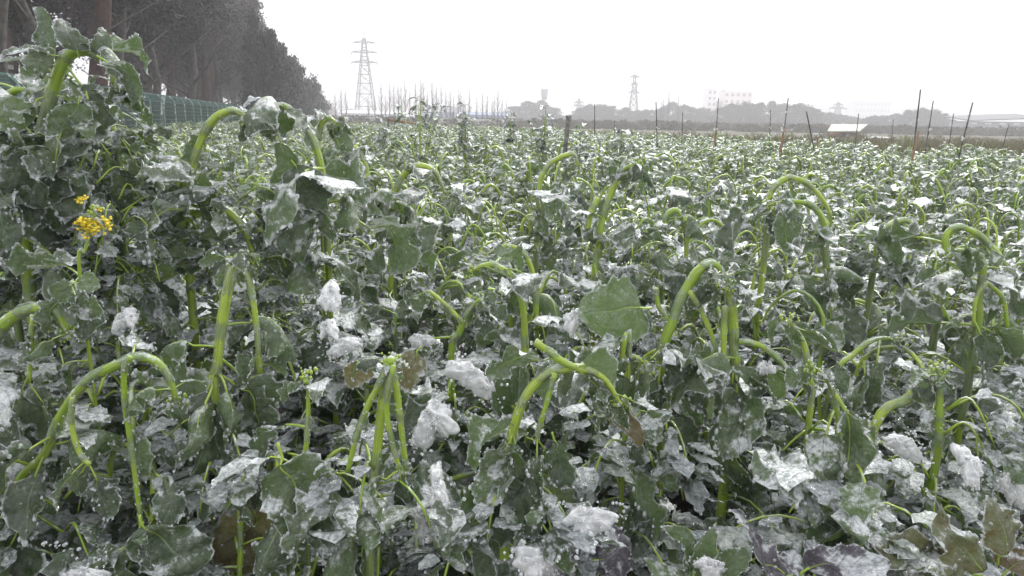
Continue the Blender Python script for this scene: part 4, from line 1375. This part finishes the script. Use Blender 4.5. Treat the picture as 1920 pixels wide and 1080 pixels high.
def tall_weed(top, bot, d, label, seed, spread=.35):
    rng = random.Random(seed)
    a, b = P(*bot, d), P(*top, d)
    base = Vector((a.x, a.y, 0))
    H = b.z
    pl = thing('tall_weed', label, 'plant', base, 'gone-to-seed plants rising above the crop')
    m = MB(); lf = MB()
    for k in range(5):
        az = rng.uniform(0, 6.28); l = spread * rng.uniform(.1, 1) * (k > 0)
        pts = catmull([(0, 0, 0), (math.cos(az) * l * .3, math.sin(az) * l * .3, H * .55), (math.cos(az) * l, math.sin(az) * l, H * rng.uniform(.78, .97) if k else H)], 5)
        m.tube(pts, np.linspace(.013, .005, len(pts)), 5)
        for _ in range(22):
            p = pts[rng.randrange(4, len(pts))]
            L, W = rng.uniform(.06, .16), rng.uniform(.04, .08)
            G, UVs, pet = leaf_arrays(rng, L, W, .01, rng.uniform(-30, 50), rng.uniform(-90, 0), 20, .1, False, 5, 2, 1.0, 0)
            bb = rng.uniform(0, 6.28)
            M = np.array(((math.cos(bb), -math.sin(bb), 0), (math.sin(bb), math.cos(bb), 0), (0, 0, 1)))
            lf.add(G.reshape(-1, 3) @ M.T + p, grid_faces(2, 5), 0, UVs.reshape(-1, 2))
    link('stem', m.mesh('stem', [M_STEM]), pl)
    o = link('foliage', lf.mesh('foliage', [M_LEAF]), pl); o['kind'] = 'stuff'
tall_weed((785, 188), (788, 245), 9, 'tallest seeding weed standing against the bare trees', 1)
tall_weed((870, 195), (872, 245), 11, 'thin seeding weed right of the tallest, by the blue shed', 2, .12)
tall_weed((1022, 200), (1022, 250), 9, 'bushy weed in front of the rounded tree clump left of the grey post', 3)
tall_weed((955, 215), (958, 250), 12, 'small weed in front of the blue shed end', 4, .2)
tall_weed((1085, 235), (1088, 262), 8, 'dark leafy tuft just right of the grey post', 5, .25)
tall_weed((710, 222), (712, 245), 12, 'small weed tuft below the big pylon', 6, .2)
tall_weed((1163, 248), (1165, 275), 7, 'leafy tuft right of the dark one by the grey post', 7, .25)

# ------------------------------------------------------------------ fence
def fence():
    ys = [9 + 2.6 * k for k in range(44)]
    base = Vector((fence_x(ys[0]), ys[0], 0))
    pl = thing('mesh_fence', 'green wire mesh fence with leaning top running along the trees on the left', 'fence', base)
    ang = math.atan2(1, -0.262)
    step = 2.6 * math.hypot(1, .262)
    H = 2.05
    pm = MB()
    pm.box((0, 0, H / 2 - .15), (.06, .06, H - .3))
    pm.tube([(0, 0, H - .3), (0, .05, H - .18), (0, .22, H)], .03, 5)
    pmesh = pm.mesh('fence_post', [M_POST], False)
    wm = MB()
    for k in range(10):
        wm.box((step / 2, 0, .12 + k * .18), (step - .07, .010, .014))
    for k in range(1, 22):
        wm.box((step * k / 22, 0, .93), (.012, .012, 1.66))
    for k in range(4):
        wm.box((step / 2, .06 + k * .05, H - .26 + k * .07), (step - .07, .014, .02))
    for k in range(1, 22):
        wm.tube([(step * k / 22, 0.01, H - .3), (step * k / 22, .2, H - .03)], .007, 3)
    wmesh = wm.mesh('wire_panel', [M_FENCE], False)
    rm = MB(); rm.box((step / 2, .23, H - .01), (step - .07, .04, .04))
    rmesh = rm.mesh('top_rail', [M_FENCE], False)
    for i, y in enumerate(ys):
        p = Vector((fence_x(y), y, 0)) - base
        m = Matrix.Translation(p) @ Matrix.Rotation(ang, 4, 'Z')
        link('fence_post', pmesh, pl, m)
        if i < len(ys) - 1:
            o = link('wire_panel', wmesh, pl, m)
            link('top_rail', rmesh, o)
fence()

# ------------------------------------------------------------------ trees
def ORD(n):
    return '%d%s' % (n, 'th' if 10 <= n % 100 <= 20 else {1: 'st', 2: 'nd', 3: 'rd'}.get(n % 10, 'th'))
def crown_mesh(seed, shape, n, leaf, mat, clumps=14, cone=False, droop=False):
    """foliage clumps: small leaf-sized faces filling a lumpy crown, centred on the origin, half-size 1 by 1 by 1 times shape"""
    rng = np.random.default_rng(seed)
    cs = []
    for _ in range(clumps):
        z = rng.uniform(-1, 1)
        rmax = (1 - (z + 1) / 2 * .85) if cone else math.sqrt(max(0, 1 - z * z))
        a = rng.uniform(0, 6.28); r = rmax * rng.uniform(.25, .85)
        cs.append((math.cos(a) * r, math.sin(a) * r, z, rng.uniform(.22, .42) * (rmax * .6 + .4) * (.62 if clumps > 35 else 1)))
    cs = np.array(cs)
    k = rng.integers(0, clumps, n)
    d = rng.normal(size=(n, 3)); d /= np.linalg.norm(d, axis=1)[:, None]
    rad = cs[k, 3] * rng.uniform(.35, 1.0, n) ** .4 * (1 + .35 * rng.normal(size=n))
    c = (cs[k, :3] + d * rad[:, None] * np.array((1, 1, .8))) * np.array(shape)
    u = rng.normal(size=(n, 3)); u /= np.linalg.norm(u, axis=1)[:, None]
    v = np.cross(u, rng.normal(size=(n, 3))); v /= np.linalg.norm(v, axis=1)[:, None]
    s = leaf * rng.uniform(.5, 1.3, n)[:, None]
    V = np.stack([c - u * s, c - v * s * .45, c + u * s, c + v * s * .45], 1).reshape(-1, 3)
    mb = MB()
    mb.v = [V]; mb.uv = [np.zeros((len(V), 2))]
    mb.f = [(4 * i, 4 * i + 1, 4 * i + 2, 4 * i + 3) for i in range(n)]
    mb.m = [0] * n; mb.n = len(V)
    return mb.mesh('crown', [mat], False)

def trunk_mesh(seed, H, rad, mat, limbs=8, first=.3, spread=.25, up=.5, lean=.02, twigs=0):
    rng = random.Random(seed)
    mb = MB()
    pts = np.array([(lean * H * math.sin(k * .7 + seed), lean * H * math.cos(k * .9 + seed * 2), H * k / 9) for k in range(10)])
    pts[0, :2] = 0
    rr = [rad * (1.35 if k == 0 else 1 - .9 * k / 9) for k in range(10)]
    mb.tube(pts, rr, 8, 0)
    for i in range(limbs):
        s = first + (1 - first) * (i + rng.random()) / limbs
        k = min(8, int(s * 9)); t = s * 9 - k
        p = pts[k] * (1 - t) + pts[k + 1] * t
        az = rng.uniform(0, 6.28); l = H * spread * rng.uniform(.6, 1.1) * (1.15 - s)
        q = p + np.array((math.cos(az) * l, math.sin(az) * l, l * up))
        m_ = (p + q) / 2 + np.array((0, 0, -l * .08))
        mb.tube([p, m_, q], [rad * .35 * (1.1 - s) + .01, rad * .2 * (1.1 - s) + .008, .006], 5, 0)
        for _ in range(twigs):
            w0 = p + (q - p) * rng.uniform(.3, .95)
            a2 = az + rng.uniform(-1.2, 1.2); l2 = l * rng.uniform(.25, .5)
            mb.tube([w0, w0 + np.array((math.cos(a2) * l2, math.sin(a2) * l2, l2 * up * 1.3))], [.012, .004], 3, 0)
    return mb.mesh('trunk', [mat])

EG = [crown_mesh(10 + i, (3.6, 3.6, 6.5), 15000, .15, M_CROWN, 75) for i in range(3)]
RW = [crown_mesh(20 + i, (2.9, 2.9, 8.0), 14000, .12, M_CROWN_R, 80, cone=True) for i in range(3)]
TK = [trunk_mesh(30 + i, 14, .34, M_TRUNK, 14, .25, .22, .6) for i in range(3)]
TG = [trunk_mesh(40 + i, 12, .24, M_TRUNK_G, 12, .12, .3, .8, .03) for i in range(3)]

def left_row():
    rng = random.Random(14)
    k = 0
    recs = []
    for row, (off, gap, y0) in enumerate([(2.3, 5.0, 15), (6.0, 4.6, 13), (10.5, 5.2, 14)]):
        y = y0
        while y < (330 if row == 0 else 200):
            recs.append((row, fence_x(y) - off + rng.uniform(-.8, .8), y + rng.uniform(-1, 1)))
            y += gap * (1 + max(0, y - 60) / 120)
    recs.sort(key=lambda q: (q[0], q[2]))
    cnt = {}
    for row, x, y in recs:
        cnt[row] = cnt.get(row, 0) + 1
        red = (rng.random() < .45) if row == 0 else (rng.random() < .6)
        if row == 0 and y > 150: red = False
        H = rng.uniform(16, 21) if red else rng.uniform(11.5, 16.5)
        if y > 190: H *= 1.05
        where = ['front', 'middle', 'back'][row]
        dist = 'near' if y < 40 else ('half way' if y < 100 else 'far')
        kindn = 'russet redwood' if red else 'dark evergreen'
        lab = '%s, %s from the near end of the %s line behind the fence' % (kindn, ORD(cnt[row]), where)
        pl = thing('redwood_tree' if red else 'evergreen_tree', lab, 'tree', (x, y, 0), 'trees %s %s line' % (dist, where))
        s = H / 14
        rz = rng.uniform(0, 6.28)
        thick = rng.uniform(.9, 1.3)
        tm = (TK if red else TG)[rng.randrange(3)]
        link('trunk', tm, pl, Matrix.Rotation(rz, 4, 'Z') @ Matrix.Diagonal((thick, thick, s, 1)))
        cm = (RW if red else EG)[rng.randrange(3)]
        base = (6.2 if red else rng.uniform(4.4, 6.0)) + max(0, 2.5 - y / 22) - row * .4
        hz = (H - base) / 2 + .6
        sx = rng.uniform(.85, 1.1)
        link('crown', cm, pl, Matrix.Translation((0, 0, base + hz)) @ Matrix.Rotation(rz, 4, 'Z') @ Matrix.Diagonal((sx, sx, hz / (8.0 if red else 6.5), 1)))
left_row()

# bare poplars behind the far field
BARE = [trunk_mesh(70 + i, 10, .17, M_TRUNK, 34, .2, .13, 2.2, .004, twigs=4) for i in range(4)]
BARE_X = [(628, 175), (639, 168), (648, 170), (702, 181), (714, 155), (730, 155), (738, 158), (746, 160), (752, 160), (759, 152), (779, 153), (789, 149), (793, 151),
          (810, 152), (819, 162), (827, 161), (836, 170), (844, 168), (860, 168), (864, 170), (880, 170), (894, 183), (905, 173), (914, 178), (923, 186), (927, 181),
          (934, 168), (942, 186), (949, 188), (768, 172), (801, 170), (722, 178), (850, 180), (870, 182), (690, 182), (1245, 182), (1255, 170), (1274, 175), (1240, 190)]
BARE_X.sort()
for i, (x, ty) in enumerate(BARE_X):
    rng = random.Random(900 + i)
    d = rng.uniform(175, 205) if x < 1000 else 250
    top = P(x, ty, d)
    base = Vector((top.x, d, 0))
    lab = ('thin leafless tree, %s from the left in the pale row behind the far crop' % ORD(i + 1)) if x < 1000 else 'pointed bare tree, %s from the left of four behind the far wood' % ORD(i + 5 - len(BARE_X))
    pl = thing('bare_tree', lab, 'tree', base, 'leafless trees on the horizon' if x < 1000 else 'pointed bare trees behind the wood')
    s = top.z / 10
    link('trunk', BARE[i % 4], pl, Matrix.Rotation(rng.uniform(0, 6.28), 4, 'Z') @ Matrix.Diagonal((s, s, s, 1)))

# rounded evergreen clumps on the horizon
FC = [crown_mesh(80 + i, (1, 1, 1), 6500, .065, M_CROWN_F, 30) for i in range(4)]
FT = [trunk_mesh(90 + i, 4, .14, M_TRUNK_G, 6, .3, .3, .8) for i in range(2)]
FCD = [crown_mesh(180 + i, (1, 1, 1), 7000, .07, M_CROWN, 30) for i in range(2)]
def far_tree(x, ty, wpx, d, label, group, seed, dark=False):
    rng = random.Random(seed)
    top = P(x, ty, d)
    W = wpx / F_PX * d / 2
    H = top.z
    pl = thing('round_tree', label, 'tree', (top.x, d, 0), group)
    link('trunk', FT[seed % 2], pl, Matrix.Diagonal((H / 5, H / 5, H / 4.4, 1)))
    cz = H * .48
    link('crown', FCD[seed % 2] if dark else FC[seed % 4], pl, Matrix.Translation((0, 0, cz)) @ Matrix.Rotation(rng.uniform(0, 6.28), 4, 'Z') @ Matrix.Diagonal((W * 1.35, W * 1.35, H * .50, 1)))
FTREES = []
def clump(xs, tops, wpx, d, where):
    d *= 2.9
    for i, (x, t) in enumerate(zip(xs, tops)):
        FTREES.append((x, t, wpx, d + (i % 3) * 4 - 4, where, i + 1))
clump([968, 992, 1015, 1028], [199, 191, 190, 200], 42, 110, 'in the rounded clump by the grey post')
clump([1045, 1055], [215, 218], 26, 120, 'in the low gap beside the grey post')
clump([1088, 1108, 1128, 1150, 1172, 1195, 1215, 1240, 1262, 1285, 1308, 1328], [204, 197, 196, 200, 203, 208, 206, 203, 193, 198, 202, 205], 36, 100, 'in the wood between post and white building')
clump([1352, 1375, 1400, 1425, 1450, 1475, 1498, 1520, 1540], [203, 196, 192, 194, 192, 196, 194, 203, 212], 40, 92, 'in the tallest wood before the white building')
clump([1560, 1580, 1600, 1622], [212, 216, 220, 224], 36, 100, 'in the dip behind the shed')
clump([1640, 1662, 1684, 1705, 1728, 1750, 1770, 1785], [218, 217, 214, 208, 204, 206, 214, 225], 36, 88, 'in the wood at the tall stakes')
clump([1805, 1830, 1855, 1880, 1905, 1930], [232, 230, 234, 236, 236, 236], 38, 95, 'in the low wood at the right edge')
clump([612, 622, 655, 668], [196, 204, 205, 208], 26, 170, 'at the far end of the left tree line')
for i, (x, t, wp, d, where, k) in enumerate(FTREES):
    far_tree(x, t, wp, d, 'round tree, %s from left ' % ORD(k) + where, 'trees ' + where, 100 + i)
for k, (x, t, wp, d) in enumerate([(478, 35, 70, 62), (505, 62, 70, 75), (528, 92, 64, 88), (546, 112, 56, 100), (562, 130, 52, 115), (577, 152, 44, 130), (591, 172, 36, 148), (602, 192, 26, 165)]):
    far_tree(x, t, wp, d, 'rounded dark green tree, %s from the near end, edging the left tree line' % ORD(k + 1), 'rounded trees edging the left tree line', 200 + k, True)
def brush():
    """thicket under the far woods"""
    rng = random.Random(5)
    pts = []
    for _ in range(7000):
        x = rng.uniform(-70, 205); y = rng.uniform(120, 285)
        if abs(x) > .76 * y: continue
        pts.append((x, y, rng.uniform(.1, .5)))
    m = [crown_mesh(95 + i, (1.2, 1.2, .9), 500, .11, simple('brown_scrub', (0.16, 0.135, 0.10), 0.9, scale=1.5, col2=(0.07, 0.08, 0.05)), 8) for i in range(3)]
    scatter('thicket', pts, m, 'low brown scrub on the flat ground before the far woods', .7, 1.4, 12)
brush()

# ------------------------------------------------------------------ pylons
def pylon(x, top_y, d, halfpx, label, arms):
    top = P(x, top_y, d)
    H = top.z
    base = Vector((top.x, d, 0))
    pl = thing('power_pylon', label, 'pylon', base, None)
    hb = halfpx / F_PX * d
    mb = MB()
    r = .092 * d / 260
    zs = [0, .16, .30, .42, .52, .62, .72, .82, .92]
    def half(t):
        return hb * (1 - t / .66) + hb * .38 * (t / .66) if t < .66 else hb * .38 * (1 - (t - .66) / .40)
    cr = [(-1, -1), (1, -1), (1, 1), (-1, 1)]
    for a, b in cr:
        mb.tube([(a * half(t), b * half(t), H * t) for t in zs], r * 1.5, 4)
    for t0, t1 in zip(zs, zs[1:]):
        for i in range(4):
            a, b = cr[i], cr[(i + 1) % 4]
            p0 = (a[0] * half(t0), a[1] * half(t0), H * t0); p1 = (b[0] * half(t1), b[1] * half(t1), H * t1)
            q0 = (b[0] * half(t0), b[1] * half(t0), H * t0); q1 = (a[0] * half(t1), a[1] * half(t1), H * t1)
            mb.tube([p0, p1], r, 3); mb.tube([q0, q1], r, 3); mb.tube([q1, p1], r, 3)
    mb.tube([(0, 0, H * .9), (0, 0, H)], r * 1.6, 4)
    link('lattice_tower', mb.mesh('lattice_tower', [M_STEEL], False), pl)
    for (ay, hw) in arms:
        z = P(x, ay, d).z
        wd = hw / F_PX * d
        m = MB()
        for s in (-1, 1):
            m.tube([(0, 0, z + .9), (s * wd, 0, z)], r * 2.2, 3)
            m.tube([(0, 0, z - .2), (s * wd, 0, z)], r * 2.2, 3)
            for k in (1, 2):
                m.tube([(s * wd * k / 3, 0, z + .9 * (1 - k / 3)), (s * wd * k / 3, 0, z - .1)], r, 3)
        cr_ = link('cross_arm', m.mesh('cross_arm', [M_STEEL], False), pl)
        for s in (-1, 1):
            m = MB(); m.tube([(s * wd, 0, z), (s * wd, 0, z - 1.3)], r * 1.4, 5)
            link('insulator', m.mesh('insulator', [M_STEEL], False), cr_)
pylon(682, 58, 330, 18, 'tall lattice power pylon with three pairs of arms above the bare trees', [(80, 20), (98, 23), (117, 23)])
pylon(1191, 133, 390, 10, 'slimmer hazy pylon behind the long wood, centre right', [(144, 8), (158, 6), (173, 9)])
pylon(1573, 188, 430, 9, 'faint small pylon above the shed', [(203, 15), (196, 8)])
pylon(1086, 182, 440, 8, 'very faint pylon just right of the water tower', [(192, 8), (198, 9)])

# ------------------------------------------------------------------ buildings
def building(name, label, x0, x1, ytop, d, mat, depth=10, cat='building', roof=None, storeys=0, cols=0, extra=None, group=None, pitched=0.0, wallcol=None):
    a, b = P(x0, ytop, d), P(x1, ytop, d)
    H = (a.z + b.z) / 2
    W = (b.x - a.x)
    base = Vector(((a.x + b.x) / 2, d + depth / 2, 0))
    pl = thing(name, label, cat, base, group)
    m = MB(); m.box((0, 0, H / 2), (W, depth, H))
    wl_ = link('wall', m.mesh('wall', [mat], False), pl)
    if pitched:
        m = MB()
        hw, dp = W / 2 + .4, depth / 2 + .4
        m.add([(-hw, -dp, H + .01), (hw, -dp, H + .01), (hw, dp, H + .01), (-hw, dp, H + .01), (-hw, 0, H + pitched), (hw, 0, H + pitched)], [(0, 1, 5, 4), (3, 4, 5, 2), (0, 4, 3), (1, 2, 5), (0, 3, 2, 1)])
        link('roof', m.mesh('roof', [roof or M_GREYB], False), pl)
    else:
        m = MB(); m.box((0, 0, H + .15), (W + .4, depth + .4, .3))
        link('roof', m.mesh('roof', [roof or M_GREYB], False), pl)
    for r_ in range(storeys):
        for c_ in range(cols):
            m = MB()
            ww, wh = W / cols * .5, H / storeys * .45
            m.box((-W / 2 + (c_ + .5) * W / cols, -depth / 2 - .02, (r_ + .55) * H / storeys), (ww, .06, wh))
            win = link('window', m.mesh('window', [M_WIN], False), pl)
            m = MB(); m.box((-W / 2 + (c_ + .5) * W / cols, -depth / 2 - .08, (r_ + .55) * H / storeys - wh / 2 - .08), (ww * 1.15, .18, .1))
            link('sill', m.mesh('sill', [M_WHITE], False), win)
    return pl, H, W, depth
building('long_shed', 'long pale shed with snowy roof under the big pylon', 640, 745, 213, 280, M_WHITE, 12, roof=M_SNOW, storeys=1, cols=12, pitched=1.2)
building('blue_shed', 'left blue-roofed factory shed behind the bare trees', 795, 852, 210, 290, M_BLUE, 14, roof=M_GREYB, storeys=1, cols=6, pitched=2.2)
building('blue_shed', 'right blue-walled factory shed next to the round tree clump', 878, 950, 216, 250, M_BLUE, 12, roof=M_BLUE, storeys=1, cols=7, pitched=1.0)
building('low_wall', 'long low white wall at the foot of the bare trees', 660, 955, 225, 140, M_WHITE, .3, cat='wall', roof=M_SNOW)
building('roadside_shed', 'low grey shed between the two blue ones', 852, 880, 213, 300, M_GREYB, 10, roof=M_BLUE, storeys=1, cols=3, pitched=1.0)
wb, H, W, dp = building('white_building', 'white multi-storey building rising behind the far wood', 1328, 1345, 168, 520, M_WHITE, 14, storeys=6, cols=2)
wb2, H2, W2, dp2 = building('pink_building', 'pale pinkish building with rooftop tanks behind the far wood', 1358, 1412, 172, 525, M_PINK, 14, storeys=5, cols=5)
m = MB(); m.box((-W2 / 2 + 1.2, 0, H2 + 1.0), (1.8, 3, 1.4)); link('roof_tank', m.mesh('roof_tank', [M_GREYB], False), wb2)
m = MB(); m.tube([(-W2 / 2 - .5, 0, H2 + .3), (-W2 / 2 - .2, 0, H2 + 1.6), (W2 * -.2, 0, H2 + 1.9), (W2 * -.05, 0, H2 + .3)], .14, 5); link('roof_pipe', m.mesh('roof_pipe', [M_STEEL], False), wb2)
m = MB(); m.tube([(W2 / 2 - 1, 0, H2 + .3), (W2 / 2 - 1, 0, H2 + 2.4)], .09, 5); link('antenna', m.mesh('antenna', [M_STEEL], False), wb2)
building('stair_tower', 'low red-trimmed block between the white and the pink building', 1346, 1357, 190, 515, M_BRICK, 8, storeys=3, cols=1)
building('office_block', 'faint grey office block on the skyline above the shed', 1605, 1672, 190, 760, M_GREYB, 20, storeys=4, cols=10)
building('distant_block', 'very faint block behind the low wood at the right', 1700, 1760, 200, 800, M_GREYB, 20, storeys=3, cols=8)

def water_tower():
    top = P(1021, 168, 370); H = top.z
    pl = thing('water_tower', 'pale flared water tower above the rounded tree clump', 'water tower', (top.x, 370, 0))
    m = MB(); m.tube([(0, 0, 0), (0, 0, H * .72)], [1.4, 1.15], 14)
    link('shaft', m.mesh('shaft', [M_WHITE]), pl)
    m = MB(); m.tube([(0, 0, H * .7), (0, 0, H * .82), (0, 0, H)], [1.2, 1.6, 1.85], 16)
    link('tank', m.mesh('tank', [M_GREYB]), pl)
    m = MB(); m.tube([(0, 0, H), (0, 0, H + .3)], [2.0, 1.95], 16)
    link('rim', m.mesh('rim', [M_WHITE]), pl)
water_tower()

def open_shed():
    d = 80
    a, b, c, e = P(1552, 245, d), P(1612, 245, d), P(1627, 233, d + 6), P(1560, 233, d + 6)
    base = Vector(((a.x + b.x) / 2, d, 0))
    pl = thing('farm_shed', 'small farm shed with a pale sloping sheet roof before the wood', 'shed', base)
    m = MB()
    q = [Vector(p) - base for p in (a, b, c, e)]
    th = Vector((0, 0, -.12))
    vs = [tuple(p) for p in q] + [tuple(p + th) for p in q]
    m.add(vs, [(0, 1, 2, 3), (7, 6, 5, 4), (0, 4, 5, 1), (1, 5, 6, 2), (2, 6, 7, 3), (3, 7, 4, 0)])
    rf = link('roof', m.mesh('roof', [M_ROOFL], False), pl)
    n = 12
    for k in range(n + 1):
        t = k / n
        p, r_ = q[0].lerp(q[1], t), q[3].lerp(q[2], t)
        mm = MB(); mm.tube([tuple(p + Vector((0, 0, .03))), tuple(r_ + Vector((0, 0, .03)))], .03, 4)
        link('roof_rib', mm.mesh('roof_rib', [M_ROOFL], False), rf)
    w1 = Vector((q[1].x, q[1].y + .3, 0))
    H_ = q[1].z
    m = MB(); m.box((w1.x - .3, 3.2, H_ / 2 - .1), (1.6, 5.0, H_ - .2)); link('wall', m.mesh('wall', [M_BRICK], False), pl)
    m = MB(); m.box((w1.x - .3, .68, H_ * .45), (.8, .05, H_ * .35)); link('window', m.mesh('window', [M_WIN], False), pl)
    for px_ in (q[0].x + .2, (q[0].x + q[1].x) / 2):
        m = MB(); m.tube([(px_, .3, 0), (px_, .3, H_ - .12)], .06, 6); link('roof_post', m.mesh('roof_post', [M_STEEL], False), pl)
open_shed()

def small_white():
    d = 62
    pl = thing('covered_trailer', 'small white covered cart parked right of the shed', 'cart', Vector((P(1648, 270, d).x, d, 0)))
    z1 = P(1648, 262, d).z
    wv = 1.1
    m = MB(); m.box((0, 0, max(.3, z1 * .6)), (wv * 2, 1.4, z1 * .7)); link('body', m.mesh('body', [M_WHITE], False), pl)
    m = MB(); m.add([(-wv, -.7, z1), (wv, -.7, z1), (wv, .7, z1), (-wv, .7, z1), (-wv * .5, 0, z1 + .25), (wv * .7, 0, z1 + .25)], [(0, 1, 5, 4), (2, 3, 4, 5), (0, 4, 3), (1, 2, 5), (0, 3, 2, 1)]); link('cover', m.mesh('cover', [M_SNOW], False), pl)
    for sx in (-.7, .7):
        m = MB(); m.tube([(sx, -.75, .22), (sx, -.65, .22)], .22, 12); link('wheel', m.mesh('wheel', [M_WIN]), pl)
small_white()

def right_hall():
    d = 190
    a, b = P(1820, 224, d), P(1960, 219, d)
    base = Vector((a.x, d, 0))
    pl = thing('long_hall', 'long hall with a dark gently sloping roof at the right edge', 'building', base)
    W_ = b.x - a.x
    m = MB(); m.box((W_ / 2 + .6, 6, a.z / 2 - .2), (W_ - 1, 10, a.z - .4)); link('wall', m.mesh('wall', [M_GREYB], False), pl)
    m = MB(); m.add([(0, 0, a.z - .15), (W_, 0, b.z - .15), (W_, 12, b.z + .9), (0, 12, a.z + .9), (0, 0, a.z - .4), (W_, 0, b.z - .4), (W_, 12, b.z + .6), (0, 12, a.z + .6)],
                    [(0, 1, 2, 3), (7, 6, 5, 4), (0, 4, 5, 1), (1, 5, 6, 2), (2, 6, 7, 3), (3, 7, 4, 0)])
    link('roof', m.mesh('roof', [simple('dark_roof', (.12, .12, .14), .7)], False), pl)
    for k in range(4):
        m = MB(); m.box((1.5 + k * 3.6, .92, a.z * .72), (1.6, .08, .35)); link('window', m.mesh('window', [M_WHITE], False), pl)
right_hall()

def left_house():
    """pale building glimpsed between the trunks"""
    for k, (y0, y1, h) in enumerate([(24, 44, 3.6), (50, 78, 3.4)]):
        lab = ['pale building glimpsed between the nearest trunks at the left edge', 'pale low building glimpsed between the trunks behind the fence'][k]
        x = fence_x((y0 + y1) / 2) - 17
        pl = thing('pale_building', lab, 'building', (x, (y0 + y1) / 2, 0))
        L = y1 - y0
        m = MB(); m.box((0, 0, h / 2), (6, L, h)); link('wall', m.mesh('wall', [M_WHITE], False), pl)
        m = MB(); m.box((0, 0, h + .12), (6.8, L + .8, .24)); link('roof', m.mesh('roof', [M_SNOW], False), pl)
        for q in range(int(L / 3)):
            m = MB(); m.box((3.02, -L / 2 + 1.5 + q * 3, 1.7), (.06, 1.1, 1.2)); link('window', m.mesh('window', [M_WIN], False), pl)
left_house()
